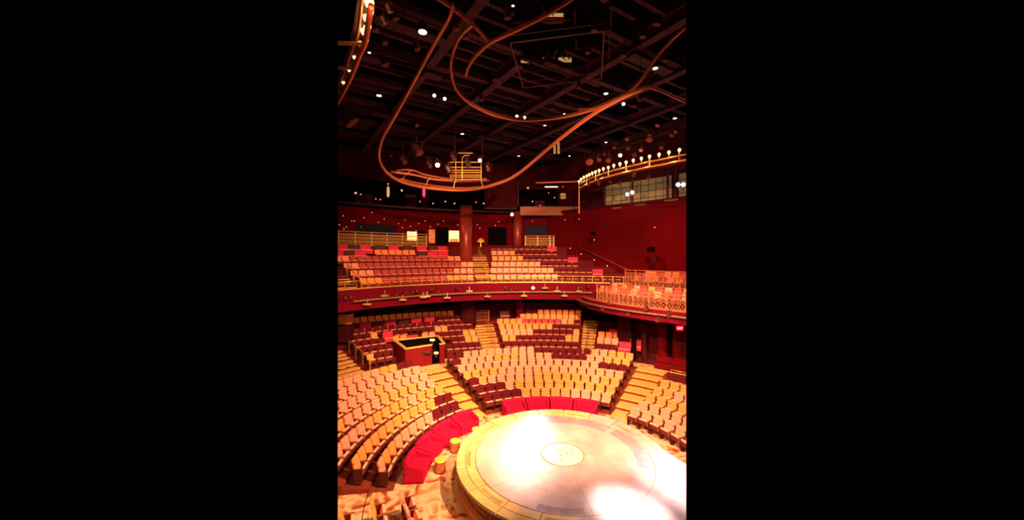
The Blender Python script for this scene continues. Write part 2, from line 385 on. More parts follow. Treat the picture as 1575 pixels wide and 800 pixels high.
for i in range(-24, 44):
    o = U*(i*.86); dens = 1
    def ok(p):
        if not (in_room(p) and vis(p)) or in_hole(p): return False
        return not (p.x > 3 and i % 2)
    for a, b in runs(o, V, -30, 40, ok):
        pa, pb = o+V*a, o+V*b; z = 19.15 if i % 4 else 18.8; wd = .2 if i % 4 else .34
        MB().bar((pa.x,pa.y,z), (pb.x,pb.y,z), wd, .3).obj('roof_joist', M['steel' if i % 3 else 'steel2'], ceil)
# walkways between joists, left part: perforated planks
for px, py, L in ((625,46,3.4), (595,98,3.6), (640,110,2.6), (600,180,2.4), (1000,100,3), (760,215,3)):
    p = un_z(px, py, 18.2); MB().bar(p-V*L/2, p+V*L/2, .6, .08).obj('grid_plank', M['steel2'], ceil)

# hoist frame hanging under the open roof well
hf = thing('hoist_frame', 'thin four sided brass edged frame hanging around the dark roof well', 'frame', un_z(860, 90, 17.6))
hc = [un_z(x, y, 17.6) for x, y in ((785,66),(929,48),(925,121),(805,135))]
off = hf.location
for i in range(4):
    a, b = hc[i]-off, hc[(i+1)%4]-off; m = MB().tube([a, b], .028, 6)
    if i in (0, 2): m.tube([a+Vector((0,0,.3)), b+Vector((0,0,.3))], .018, 5)
    m.obj('frame_tube', M['arm'] if i != 0 else M['pipe'], hf)
for (x0,y0,x1,y1) in ((795,112,905,103),(790,35,880,30),(884,15,884,38),(941,10,936,90),(886,60,886,75),(886,76,914,71)):
    MB().tube([un_z(x0,y0,18)-off, un_z(x1,y1,18)-off], .03, 5).obj('hoist_bar', M['steel'], hf)
# plant boxes in the roof well
for nm, lab, (x0,x1,y0,y1), n in (('machine_box','dim olive strip lit machine box at left in the roof well',(789,814,74,97),1),
        ('machine_box','brightly lit winch box with white fittings in the middle of the roof well',(834,853,68,97),3),
        ('machine_box','lit winch box with orange lines at right in the roof well',(858,880,70,96),3),
        ('machine_box','small slanting pale lit rack near the top of the roof well',(836,868,8,26),2)):
    d = 11.2*F/(HY-(y0+y1)/2); p = un_d((x0+x1)/2, (y0+y1)/2, d)
    t = thing(nm, lab, 'machinery', (p.x, p.y, p.z)); hw = (x1-x0)/2*d/F; hh = (y1-y0)/2*d/F
    MB().box(-hw, hw, .0, .5, -hh, hh).obj('housing', M['can'], t)
    rr = random.Random(x0)
    for q in range(n*3):
        a = Vector((rr.uniform(-hw,hw), -.05, rr.uniform(-hh,0))); b = a+Vector((rr.uniform(-.25,.25), 0, rr.uniform(.1,.4)))
        MB().tube([a, b], .03, 5).obj('bracket', M['canlit'], t)
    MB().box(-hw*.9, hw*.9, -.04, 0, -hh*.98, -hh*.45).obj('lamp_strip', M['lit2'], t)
    MB().box(-hw*.7, hw*.8, .05, .45, -hh-.03, -hh).obj('lit_underside', M['can'], t)

# ---------------------------------------------------------------- STAGE
ZS = .9
st = thing('stage', 'round raised stage with stone rim and pale circular emblem', 'stage')
outline = [pol(4.22, t) for t in range(6, 264, 4)] + [Vector((3.0,-7.2,0)), Vector((7.4,-7.2,0))]
inner = [p*.985 if i < len(outline)-2 else p for i, p in enumerate(outline)]
MB().prism([p*.955 for p in outline], .30, .80).obj('skirt', M['skirt'], st)
MB().prism([p*.99 for p in outline], 0, .30).obj('plinth', mat('plinth_orange', (.62,.22,.07), .6), st)
MB().prism(outline, .80, .855).obj('rim_base', M['rimdark'], st)
wed = [38, -22, -82, -142, -202, -262]
for i in range(6):
    MB().ring(.84, 3.46, .855, .893, wed[i]-60+.1, wed[i]-.1, step=3).obj('deck_panel', M['deck'], st)
def arc_panel(r0, r1, t0, t1, m, nm, z=.896): MB().ring(r0, r1, .855, z, t0, t1, step=3).obj(nm, M[m], st)
for t0, t1, r0 in ((40, 96, 2.75), (-18, 36, 2.85), (-112,-86,3.15)): arc_panel(r0, 3.42, t0, t1, 'deckring', 'inlay_panel')
for i in range(14):
    t = 5+i*19; arc_panel(3.50, 3.84, t+.4, t+18.6, 'deck' if i < 3 else 'rim', 'rim_panel'); 
    arc_panel(3.87, 4.20, t+.4, t+18.6, 'deck' if i < 3 else 'rim', 'rim_panel', .9)
    if i % 2: arc_panel(3.66, 3.80, t+2, t+17, 'rimdark', 'rim_inset', .899)
MB().prism([pol(4.19,4.6)]+[pol(3.5,t) for t in range(4,-96,-6)]+[(-.4,-7.1,0), (7.35,-7.15,0)], .855, .894).obj('apron_panel', M['deck'], st)
em = MB().lathe([(.82, .855), (.82, .897), (.79, .903)], 40).obj('emblem', M['cream'], st)
mk = MB(); rr = random.Random(3)
for i in range(16):
    a = rr.uniform(0, 360); q = pol(rr.uniform(.05, .45), a); d = pol(rr.uniform(.05,.14), rr.uniform(0,360))
    MB().bar((q.x, q.y, .905), (q.x+d.x, q.y+d.y, .905), rr.uniform(.03,.06), .01).obj('emblem_mark', M['mark'], em)
MB().tube([pol(.86, t, .9) for t in range(0, 360, 9)], .018, 5, closed=True).obj('emblem_border', M['mark'], em)

# ---------------------------------------------------------------- SEATS
def slab(mb, xw, pts, mi=0, r=.05, n=3):
    """side profile pts (y,z) of the front and back faces given as centreline + thickness, rounded top corners"""
    pass
def back_mb(mb, wid, z0, z1, th, lean, yb, mi=0, round_=.07):
    # outline in x,z with rounded top corners, pushed back with height
    o = [(-wid/2+.03, z0), (wid/2-.03, z0), (wid/2, z0+.05)]
    for k in range(4): a = k*PI/6; o.append((wid/2-round_+round_*math.cos(a), z1-round_+round_*math.sin(a)))
    for k in range(4): a = PI/2+k*PI/6; o.append((-wid/2+round_+round_*math.cos(a), z1-round_+round_*math.sin(a)))
    o.append((-wid/2, z0+.05)); n = len(o)
    y = lambda z: yb-(z-z0)*lean
    cx, cz = 0, (z0+z1)/2
    fr = [(x, y(z)+th/2, z) for x, z in o]; fi = [(x*.86, y(cz+(z-cz)*.86)+th/2+.025, cz+(z-cz)*.86) for x, z in o]; bk = [(x, y(z)-th/2, z) for x, z in o]
    fs = [tuple(2*n+i for i in range(n)), tuple(range(n))[::-1]]
    fs = [tuple(n+i for i in range(n))] + [(i, (i+1)%n, n+(i+1)%n, n+i) for i in range(n)] + [(2*n+i, 2*n+(i+1)%n, (i+1)%n, i) for i in range(n)] + [tuple(2*n+i for i in range(n))[::-1]]
    mb.add(fr+fi+bk, fs, mi)
def seat_meshes(c):
    fab = M[c]; D = {}
    b = MB(); back_mb(b, .52, .40, .76, .07, .22, -.10); back_mb(b, .52, .765, .96, .075, .22, -.18)
    D['backrest'] = b.mesh('backrest', fab, smooth=False)
    q = MB(); MM = Matrix.Translation((0,.10,.34)) @ Matrix.Rotation(math.radians(-14), 4, 'X')
    q.box(-.235, .235, -.05, .045, 0, .27, 0, MM); D['seat_cushion'] = q.mesh('seat_cushion', fab, bevel=.018)
    s = MB(); s.box(-.225, .225, .047, .065, .0, .24, 0, MM); D['seat_underside'] = s.mesh('seat_underside', M['shell'])
    e = MB(); e.box(-.205, .205, -.045, .05, .268, .290, 0, MM); D['seat_edge'] = e.mesh('seat_edge', M['edge'])
    return D
ash = MB(); ash.tube([(0,-.16,.60),(0,.0,.615),(0,.20,.61),(0,.235,.60)], [.018,.022,.024,.02], 6); arm_me = ash.mesh('armrest', M['arm'], smooth=True)
fm = MB()
for s in (-1, 1):
    fm.box(s*.268-.013, s*.268+.013, -.16, .17, .12, .59); fm.box(s*.268-.016, s*.268+.016, -.04, .1, 0, .12)
fm.box(-.25, .25, -.19, -.165, .2, .42)
frame_me = fm.mesh('frame', M['ironwork'])
protos = {}
def make_seat(c):
    t = thing('theatre_seat', 'x', 'seat'); D = seat_meshes(c)
    for k in ('backrest','seat_cushion','seat_underside','seat_edge'): part(k, D[k], t)
    for s in (-1, 1): part('armrest', arm_me, t, Matrix.Translation((s*.268, 0, 0)))
    part('frame', frame_me, t); return t
CN = {'coral':'coral pink','orange':'orange','maroon':'dark maroon','wine':'wine red'}
stuff = MB(); STM = ['coral','orange','maroon','wine','shell','arm','edge']
def stuff_seat(p, rz, c):
    MM = Matrix.Translation(p) @ Matrix.Rotation(rz, 4, 'Z'); mi = STM.index(c)
    b = MB(); back_mb(b, .50, .42, .95, .07, .2, -.12)
    stuff.add(b.v, b.f, mi, MM)
    M2 = MM @ Matrix.Translation((0,.10,.34)) @ Matrix.Rotation(math.radians(-14), 4, 'X')
    stuff.box(-.235,.235,-.045,.03,0,.26, mi, M2); stuff.box(-.22,.22,.03,.055,0,.22, 4, M2); stuff.box(-.205,.205,-.045,.05,.262,.288, 6, M2)
    for s in (-1,1): stuff.box(s*.265-.02, s*.265+.02, -.14, .2, .58, .62, 5, MM); stuff.box(s*.265-.012, s*.265+.012, -.12, .15, 0, .58, 4, MM)
def in_frame(p, m=14):
    x, y = project(p+Vector((0,0,.7))); return 520-m < x < 1055+m and y < 830
n_ind = 0
def row(block, rowname, rfun, z, t0, t1, colf, pitch=.60, far=False, limit=300, skip=None):
    """seats along an arc; colf(px, i, n) gives the colour"""
    global n_ind
    tm = (t0+t1)/2; L = math.radians(abs(t1-t0))*rfun(tm); n = max(1, int(L/pitch+.25)); k = 0
    for i in range(n):
        t = t0+(t1-t0)*(i+.5)/n; p = pol(rfun(t)-.22, t, z); px, py = project(p+Vector((0,0,.8)))
        if not in_frame(p): continue
        if skip and skip(px): continue
        k += 1; c = colf(px, i); rz = math.radians(t)+PI/2
        if far or n_ind >= limit: stuff_seat(p, rz, c); continue
        n_ind += 1
        if c not in protos: protos[c] = make_seat(c); o = protos[c]; o.location = p; o.rotation_euler = (0,0,rz)
        else: o = dup(protos[c], p, rz)
        o['label'] = '%s folding theatre seat, %s, %s, %s' % (CN[c], ORD[k]+' from '+block[1], rowname, block[0]); o['group'] = block[2]
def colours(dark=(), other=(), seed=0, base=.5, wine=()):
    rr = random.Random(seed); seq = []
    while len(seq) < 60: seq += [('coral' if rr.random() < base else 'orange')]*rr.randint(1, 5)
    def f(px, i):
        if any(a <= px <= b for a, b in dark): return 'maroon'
        if any(a <= px <= b for a, b in wine): return 'wine'
        return seq[i]
    return f
RN = ['front row','second row','third row','fourth row','fifth row','sixth row','top row']
LB = ('left block','its stair end','seats of the left block'); CB = ('middle block','its left end','seats of the middle block')
RB = ('right block','its stair end','seats of the right block'); NB = ('near left corner','the aisle end','seats in the near left corner')
cd_ = {0:[(740,797)],1:[(725,772)],2:[(712,743)],3:[(700,718)],4:[(690,708),(922,982)],5:[(680,709),(846,900)],6:[(678,719),(820,905)]}
ld_ = {0:[(670,730)],1:[(675,710)],2:[(678,700)],5:[(648,670)],6:[(616,660)]}
cb_ = {0:.75,1:.6,2:.3,3:.6,4:.85,5:.8,6:.9}
for k in range(7):
    row(CB, RN[k], lambda t, k=k: Rk(k), Zk(k), 121.3, 59, colours(cd_[k], seed=20+k, base=cb_[k]))
    row(LB, RN[k], lambda t, k=k: Rk(k), Zk(k), 132.2 if k else 133.5, 186.5, colours(ld_.get(k, []), seed=40+k, base=.5))
RR = ['front row','second row','third row','fourth row','fifth row','top row']
for k in range(-1, 5):
    row(RB, RR[k+1], lambda t, k=k: Rk(k), Zk(k), 47.5-(k+1)*.3, 12, colours([(900,1100)] if k == 4 else [], seed=60+k, base=.4))
for i, k in enumerate((-1, 0, 1, 2)):
    row(NB, ['front row','second row','third row','fourth row'][i], lambda t, k=k: Rk(k), 0, 200.5+.8*i, 221, colours(seed=80+k, base=.2))
# rear stalls
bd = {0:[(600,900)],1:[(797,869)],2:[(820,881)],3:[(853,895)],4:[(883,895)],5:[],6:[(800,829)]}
BM = ('rear middle block','its left end','rear stalls, middle'); BR = ('rear right block','its left end','rear stalls, right')
for j in range(7):
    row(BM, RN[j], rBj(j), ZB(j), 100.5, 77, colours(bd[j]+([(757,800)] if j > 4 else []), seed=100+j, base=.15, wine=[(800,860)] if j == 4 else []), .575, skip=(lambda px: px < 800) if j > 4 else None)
for j in range(3):
    row(BR, RN[j], rBj(j), ZB(j), 71.8, 65.5, colours([(900,960)] if j == 0 else [], seed=120+j, base=.1), .575)
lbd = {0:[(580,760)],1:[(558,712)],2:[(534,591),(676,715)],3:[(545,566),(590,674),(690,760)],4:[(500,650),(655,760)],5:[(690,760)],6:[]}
booth_skip = lambda px: 603 < px < 690
for j in range(7):
    if j == 5: row(BM, '', rBj(j), ZB(j), 116, 108, colours([(600,760)], seed=140+j), .575, far=True); continue
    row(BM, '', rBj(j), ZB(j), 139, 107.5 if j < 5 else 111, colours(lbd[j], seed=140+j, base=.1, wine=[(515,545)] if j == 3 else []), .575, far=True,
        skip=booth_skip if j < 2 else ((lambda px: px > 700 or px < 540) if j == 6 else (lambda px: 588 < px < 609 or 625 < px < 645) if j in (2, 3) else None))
# balcony
cr = {0:[(856,965)],1:[(851,912)],2:[(833,905)],3:[(806,875)],4:[(790,860)],5:[(700,860)]}
for j in range(6):
    ta = ang(un_r((752, 753, 754, 755, 754, 752)[j]+1, RC(j))); tb = ang(un_r((958, 912, 890, 874, 858, 842)[j], RC(j)))
    row(BM, '', lambda t, j=j: RC(j), ZC(j), ta, tb, colours(cr[j], seed=160+j, base=[.5,.6,.7,.3,.1,.1][j]), .57, far=True)
for j in range(5):
    ta = ang(un_r(728, RC(j))); tb = ang(un_r((552,538,528,500,575)[j], RC(j)))
    wn = {0:[(592,690)],1:[(571,700)],2:[(551,707)],3:[(539,688)],4:[(563,582)]}[j]
    row(BM, '', lambda t, j=j: RC(j), ZC(j), ta, tb, colours([], seed=180+j, base=[.4,.8,.6,.5,.1][j], wine=wn), .57, far=True, skip=(lambda px: px > 642) if j == 4 else (lambda px: 708 < px < 728) if j == 3 else None)
# side boxes: rows follow the curved front
def box_row(off, z, s0, s1, colf):
    P = offset(sarc, off); L = [0]
    for a, b in zip(P, P[1:]): L.append(L[-1]+(b-a).length)
    s = s0; i = 0
    while s < min(s1, L[-1]):
        k = max(q for q in range(len(L)) if L[q] <= s); k = min(k, len(P)-2); f = (s-L[k])/(L[k+1]-L[k]); p = P[k].lerp(P[k+1], f); t = (P[k+1]-P[k]).normalized()
        n = Vector((t.y, -t.x, 0)); n = -n if n.dot(Vector((1,.4,0))) > 0 else n
        p = Vector((p.x, p.y, z))
        if in_frame(p, 8): stuff_seat(p, math.atan2(-n.x, n.y), colf(0, i))
        s += .6; i += 1
box_row(.9, 5.6, 2.2, 14, lambda px, i: 'wine' if i % 3 else 'coral')
box_row(1.75, 5.82, 2.0, 14, lambda px, i: ['wine','coral','wine','orange'][i % 4])
box_row(3.2, 6.45, 3.0, 16, lambda px, i: ['orange','wine','coral'][i % 3])
box_row(4.1, 6.75, 3.0, 16, lambda px, i: ['coral','orange','wine'][i % 3])
so = stuff.obj('theatre_seats', [M[x] for x in STM])
tag(so, 'rows of small orange, coral, wine and maroon seats in the balcony, side boxes and rear stalls', 'seats', kind='stuff')

# ---------------------------------------------------------------- red sofas round the stage
def sofa_parts(t, wd, dp=.9):
    h = wd/2
    MB().box(-h+.02, h-.02, -dp/2+.04, dp/2-.06, .04, .30).obj('base', M['sofa'], t, bevel=.02)
    c = MB().box(-h+.13, h-.13, -dp/2+.2, dp/2-.02, .30, .44).obj('seat_cushion', M['sofa'], t, smooth=False, bevel=.045)
    b = MB(); n = 9
    for i in range(n):
        pass
    # curved back wrapping a little forward at the sides
    pr = []
    for i in range(n+1):
        x = -h+.02+(wd-.04)*i/n; pr.append((x, -dp/2+.12+.10*(abs(x)/h)**3))
    vs = []; fs = []
    for i, (x, y) in enumerate(pr):
        vs += [(x, y-.12, .1), (x, y+.10, .1), (x, y+.06, .74), (x, y+.02, .80), (x, y-.10, .80), (x, y-.14, .74)]
    for i in range(n): fs += [(6*i+j, 6*i+(j+1)%6, 6*i+6+(j+1)%6, 6*i+6+j) for j in range(6)]
    fs += [tuple(range(6)), tuple(6*n+j for j in range(6))[::-1]]
    b.add(vs, fs); b.obj('backrest', M['sofa'], t)
    for s in (-1, 1):
        a = MB(); x0, x1 = (h-.15, h-.0) if s > 0 else (-h, -h+.15)
        a.add([(x0,-dp/2+.1,.08),(x1,-dp/2+.1,.08),(x1,dp/2-.05,.08),(x0,dp/2-.05,.08),(x0,-dp/2+.1,.76),(x1,-dp/2+.1,.76),(x1,dp/2-.07,.56),(x0,dp/2-.07,.56)],
              [(3,2,1,0),(4,5,6,7),(0,1,5,4),(1,2,6,5),(2,3,7,6),(3,0,4,7)])
        a.obj('arm', M['sofa'], t, bevel=.03)
    MB().tube([(x, y-.04, .805) for x, y in pr], .022, 6).obj('piping', M['sofa'], t, smooth=True)
    for sx in (-1, 1):
        for sy in (-1, 1): MB().box(sx*(h-.12)-.03, sx*(h-.12)+.03, sy*(dp/2-.16)-.03, sy*(dp/2-.16)+.03, 0, .05).obj('foot', M['ironwork'], t)
first = None
SL = ['leftmost red velvet sofa nearest the camera, its flat end showing','second red velvet sofa of the left curve, behind the copper drum stool',
      'third red velvet sofa of the left curve, by the middle drum stool','last red velvet sofa of the left curve, beside the lower stairs']
for i, t in enumerate((179.3, 165.9, 152.4, 138.8)):
    p = pol(5.82, t, 0); rz = math.radians(t)+PI/2
    if first is None: first = thing('sofa', SL[0], 'sofa', p, rz, 'red sofas round the stage'); sofa_parts(first, 1.36)
    else: dup(first, p, rz, SL[i])
SL = ['leftmost red sofa behind the stage, angled, below the middle block','second red sofa from the left behind the stage',
      'third red sofa from the left behind the stage','rightmost red sofa behind the stage, next to the right stairs']
for i, t in enumerate((108.6, 95.6, 82.6, 69.6)):
    dup(first, pol(5.82, t, 0), math.radians(t)+PI/2, SL[i])

for ch in first.children:
    for v in ch.data.vertices: v.co.x *= 1.01-.16*(v.co.y+.45)/.9
# drum stools
sp = None
for px, py, lab in ((673,706,'nearest copper drum stool with gold top, before the first sofas'),(700,677,'middle copper drum stool with gold top, beside the stage'),
                (733,659,'farthest gold topped drum stool, half hidden by the stage rim')):
    p = un_z(px, py, .5); r = math.hypot(p.x, p.y); p = Vector((p.x, p.y, 0))*(max(4.6, min(r, 4.98))/r)
    if sp is None:
        sp = thing('drum_stool', lab, 'stool', p, 0, 'drum stools')
        MB().lathe([(.215,.0),(.225,.03),(.225,.42),(.235,.44)], 24).obj('drum', M['copperdrum'], sp, smooth=False)
        MB().lathe([(.235,.44),(.24,.47),(.22,.5)], 24).obj('top', M['gold'], sp)
        MB().lathe([(.24,.0),(.24,.035)], 24).obj('base_band', M['shell'], sp)
    else: dup(sp, p, 0, lab)

# ---------------------------------------------------------------- stairs
def stairs(label, treads, rail=None):
    t = thing('aisle_stairs', label, 'stairs')
    for r0, r1, z, t0, t1 in treads:
        MB().ring(r0, r1, z-.07, z, t0, t1, step=2).obj('stair_tread', M['tread'], t)
        MB().ring(r0+.03, r0+.08, z-.25, z-.07, t0, t1, step=2).obj('stair_riser', M['arm'], t)
    return t
stairs('golden stairs climbing between the left block and the middle block', [(Rk(k)-.66, Rk(k)+.24, Zk(k)+.05, 122.3, 131.0) for k in range(0, 7)])
stairs('golden stairs climbing between the middle block and the right block', [(Rk(k)-.66, Rk(k)+.24, Zk(k)+.05, 49.2, 57.8) for k in range(0, 7)])
def bstairs(label, t0, t1, n=7, half=True):
    L = []
    for j in range(n):
        for h in (0, 1):
            L.append((rB0((t0+t1)/2)+j-.66+.5*h-.5, rB0((t0+t1)/2)+j-.18+.5*h-.5, ZB(j)-.14+.14*h+.03, t0, t1))
    return stairs(label, L)
bstairs('narrow rear stairs under the balcony, left of the middle rear seats', 101.2, 106.6, 6)
bstairs('narrow rear stairs under the balcony, right of the middle rear seats', 72.6, 76.4, 7)
bstairs('golden stairs at the left edge below the balcony, with brass handrail', 140.5, 149, 4)
tt = ang(un_r(741, 18.5)); L = []
for j in range(6):
    for h in range(3): L.append((RC(j)-.95+.32*h, RC(j)-.63+.32*h, ZC(j)-.35+.173*h+.02, tt-2.3, tt+2.3))
stairs('golden balcony stairs rising right of the big round column', L)
tt2 = ang(un_r(527, 18)); L = []
for j in range(3):
    for h in range(3): L.append((RC(j)-.95+.32*h, RC(j)-.63+.32*h, ZC(j)-.35+.173*h+.02, tt2-1.4, tt2+4))
stairs('golden balcony stairs at the left edge of the upper level', L)

def handrail(label, pts, r=.03, posts=True, m='brass', down=.9):
    o = Vector(pts[0]); o = Vector((o.x, o.y, o.z-down))
    t = thing('handrail', label, 'handrail', o)
    MB().tube([Vector(p)-o for p in pts], r, 6).obj('rail', M[m], t, smooth=True)
    if posts:
        for p in pts: MB().tube([Vector(p)-o, Vector(p)-o-Vector((0,0,down))], r*.8, 5).obj('post', M[m], t)
    return t
handrail('brass handrail down the balcony stairs beside the big column', [pol(RC(j)-.6, tt-.3, ZC(j)+.85) for j in range(6)])
handrail('brass handrail down the left balcony stairs', [pol(RC(j)-.7, ang(un_r(542,17)), ZC(j)+.9) for j in range(3)])
handrail('paired brass handrail of the left edge stairs under the balcony', [pol(rB0(140)+j-1, 139.6, ZB(j)+.85) for j in range(-0, 4)])
handrail('thin dark red handrail slanting down the right wall above the boxes', [un_d(883,377,34.4), un_d(925,396,31.8), un_d(970,417,28.5)], .035, False, 'arm', 0)
handrail('slim steel handrail on the rear left stairs', [pol(rB0(104)+j-.9, 103.2, ZB(j)+.85) for j in range(0, 6)], .022)
handrail('slim steel handrail on the rear right stairs', [pol(rB0(74)+j-.9, 74.5, ZB(j)+.85) for j in range(0, 6)], .018, True, 'pipe')
handrail('low brass rail behind the top row of the right block', [pol(11.55, t, 1.05+.62) for t in (46, 41, 36, 31, 26)], .025, True, 'brass', .6)
# balcony front rails
handrail('brass guard rail along the balcony front, left and middle', [pol(15.3, t, 7.22) for t in range(146, 98, -3)], .022, True, 'brass', .5)
handrail('brass guard rail along the balcony front, right part', [pol(15.3, t, 7.22) for t in range(97, 60, -3)], .022, True, 'brass', .5)

# ---------------------------------------------------------------- lattice parapets
def parapet(label, pts, z0, z1, cell=.36, m='lattice', rows=2):
    """openwork of curled diamonds between two rails; pts: plan line"""
    P = [Vector((p[0], p[1], 0)) for p in pts]; o = Vector((P[0].x, P[0].y, z0))
    t = thing('lattice_parapet', label, 'railing', o)
    Ls = [0]
    for a, b in zip(P, P[1:]): Ls.append(Ls[-1]+(b-a).length)
    def at(s):
        k = 0
        while k < len(P)-2 and Ls[k+1] < s: k += 1
        return P[k].lerp(P[k+1], (s-Ls[k])/(Ls[k+1]-Ls[k]))
    h = z1-z0
    for z in (.04, h*.80, h-.03): MB().tube([Vector((p.x-o.x, p.y-o.y, z)) for p in P], .028 if z > .1 else .03, 5).obj('rail', M[m], t)
    n = max(1, int(Ls[-1]/cell)); ch = h*.76/rows
    per = 3
    for g in range(0, n, per):
        mb = MB()
        for i in range(g, min(g+per, n)):
            s0, s1 = Ls[-1]*i/n, Ls[-1]*(i+1)/n
            for q in range(rows):
                za = .04+q*ch; zc = za+ch/2
                c = at((s0+s1)/2); pts4 = []
                for a in range(10):
                    u = (s0+s1)/2+(s1-s0)*.48*math.cos(a*PI/5); p = at(max(0,min(Ls[-1],u))); pts4.append(Vector((p.x-o.x, p.y-o.y, zc+ch*.46*math.sin(a*PI/5))))
                mb.tube(pts4, .016, 4, closed=True)
                a0, a1 = at(s0), at(s1)
                mb.tube([Vector((a0.x-o.x,a0.y-o.y,za)), Vector((a1.x-o.x,a1.y-o.y,za+ch))], .014, 4)
                mb.tube([Vector((a0.x-o.x,a0.y-o.y,za+ch)), Vector((a1.x-o.x,a1.y-o.y,za))], .014, 4)
        mb.obj('lattice_panel', M[m], t)
        p = at(Ls[-1]*g/n); MB().bar((p.x-o.x, p.y-o.y, 0), (p.x-o.x, p.y-o.y, h), .05, .05).obj('post', M[m], t)
    p = P[-1]; MB().bar((p.x-o.x, p.y-o.y, 0), (p.x-o.x, p.y-o.y, h), .05, .05).obj('post', M[m], t)
    return t
lowarc = [p for p in sarc if project(p)[0] > 915]; lowarc = [Vector(un_z(918, 439, 6.72))] + [p for p in sarc[2:]]
lowarc[0].z = 0
parapet('lower lattice railing along the front of the right side box', lowarc, 5.62, 6.78, .36)
uparc = offset(sarc, 2.5)[1:]
u0 = [p for p in uparc]
def clip_start(P, px):
    out = []
    for i, p in enumerate(P):
        x = project(p)[0]
        if x >= px:
            if i and not out:
                a = P[i-1]; xa = project(a)[0]; out.append(a.lerp(p, (px-xa)/(x-xa)))
            out.append(p)
    return out
u0 = clip_start(uparc, 962)
parapet('upper lattice railing of the right side box, below the red wall', u0, 6.7, 7.85, .36)
parapet('golden lattice railing at the back left of the balcony', [pol(22.3, t) for t in range(144, 114, -3)], 9.75, 10.95, .45, 'goldlat', 3)
parapet('short golden lattice railing at the back of the balcony, right of the column', [un_r(x, 22.3) for x in (808, 822, 838, 852)], 9.75, 10.95, .4, 'goldlat', 3)
parapet('small lattice gate at the top of the rear left stairs', [un_r(x, 20.2) for x in (731, 742, 752)], 2.75, 3.75, .4)

# side box structure
bx = thing('side_box', 'curved dark red side box projecting on the right, below the lattice railing', 'balcony box', (4, 15, 4.9))
o = bx.location
sub = lambda P: [Vector((p.x-o.x, p.y-o.y, 0)) for p in P]
def band(P, Q, z0, z1, mname, nm):
    pl = sub(P)+sub(Q)[::-1]; n = len(P); mb = MB()
    for i in range(n-1):
        a, b = sub(P)[i], sub(P)[i+1]; c, d = sub(Q)[i+1], sub(Q)[i]
        mb.prism([a, b, c, d], z0-o.z, z1-o.z)
    return mb.obj(nm, M[mname], bx)
band(sarc, offset(sarc, .12), 4.85, 5.58, 'fascia', 'fascia')
band(offset(sarc, .14), offset(sarc, 1.3), 5.3, 5.58, 'platform', 'floor_slab')
band(offset(sarc, 1.3), offset(sarc, 2.45), 5.3, 5.80, 'platform', 'floor_slab')
band(offset(sarc, 2.45), offset(sarc, 2.6), 5.3, 6.7, 'fascia', 'rear_fascia')
band(offset(sarc, 2.6), offset(sarc, 3.6), 6.0, 6.43, 'platform', 'floor_slab')
band(offset(sarc, 3.6), offset(sarc, 5.0), 6.0, 6.73, 'platform', 'floor_slab')
band(offset(sarc, -.04), offset(sarc, .18), 5.58, 5.62, 'lattice', 'cap')
pipe = MB().tube([Vector((p.x-.25-o.x, p.y-.12-o.y, 5.32-o.z)) for p in sarc], .06, 6).obj('lamp_pipe', M['pipe'], bx)

# ---------------------------------------------------------------- loveseats
lv = {}
def love(p, rz, col, label, group):
    if col not in lv:
        t = thing('loveseat', label, 'bench', p, rz, group); lv[col] = t; m = {'red': M['bench_red'], 'dark': M['bench_dark'], 'dim': M['wallred']}[col]
        MB().box(-.45, .45, -.30, -.17, .30, .86).obj('backrest', m, t, bevel=.03)
        MB().box(-.44, .44, -.17, .28, .10, .42).obj('seat', m, t, bevel=.02)
        MB().box(-.45, .45, .24, .30, .40, .46).obj('front_edge', M['coral'] if col != 'dim' else M['riser'], t)
    else: t = dup(lv[col], p, rz, label, group)
    return t
def love_row(pxs, r, z, where, group):
    for i, (px, col) in enumerate(pxs):
        rr_ = r(0) if False else r; p0 = un_r(px, rr_); t = ang(p0); p = pol(rr_-.1, t, z)
        love(p, math.radians(t)+PI/2, col, '%s loveseat, %s from the left, %s' % ('bright red' if col == 'red' else 'dark', ORD[i+1], where), group)
love_row([(527,'red'),(545,'dark'),(563,'red'),(585,'dark'),(606,'red'),(627,'dark'),(649,'red'),(667,'dark'),(681,'red')], RC(5), ZC(5), 'top row at the left of the balcony', 'balcony loveseats')
love_row([(521,'red'),(537,'dark'),(555,'red'),(651,'dark'),(666,'red'),(682,'red')], RC(4), ZC(4), 'second row from the top, left balcony', 'balcony loveseats')
love_row([(849,'red')], RC(5), ZC(5)+.02, 'right end of the balcony top row', 'balcony loveseats')
love_row([(881,'red')], RC(3)+.2, ZC(3), 'stepped right end of the balcony, upper', 'balcony loveseats')
love_row([(919,'red')], RC(1)+.1, ZC(1), 'stepped right end of the balcony, lower', 'balcony loveseats')
rb = lambda px, j: rB0(ang(un_r(px, rB0(125)+j)))+j
for i, (px, col) in enumerate([(551,'dark'),(563,'red'),(584,'dark'),(601,'red'),(622,'dark'),(641,'red'),(661,'red')]):
    love_row([(px, col)], rb(px,5), ZB(5), 'rear stalls under the balcony', 'rear loveseats'); 
    bpy.data.objects[C.objects[-1].name]
lovs = [o for o in C.objects if o.name.startswith('loveseat') and o.get('group') == 'rear loveseats']
for i, o_ in enumerate(lovs): o_['label'] = '%s loveseat, %s from the left under the balcony, rear stalls' % ('bright red' if i in (1,3,5,6) else 'dark', ORD[i+1])
love_row([(598,'red')], rb(598,3), ZB(3)+.02, 'alone among orange seats left of the booth', 'rear loveseats')
love_row([(635,'red')], rb(635,2), ZB(2)+.02, 'directly behind the sound booth', 'rear loveseats')
love_row([(776,'dark')], rB0(90)+6, ZB(6), 'upper, beside the dark column under the balcony', 'rear loveseats')
love_row([(801,'red')], rB0(90)+4.6, ZB(4)+.1, 'left end of the upper middle rear rows', 'rear loveseats')
love_row([(945,'red')], rB0(70)+2.6, ZB(3)-.1, 'upper end of the rear right block', 'rear loveseats')
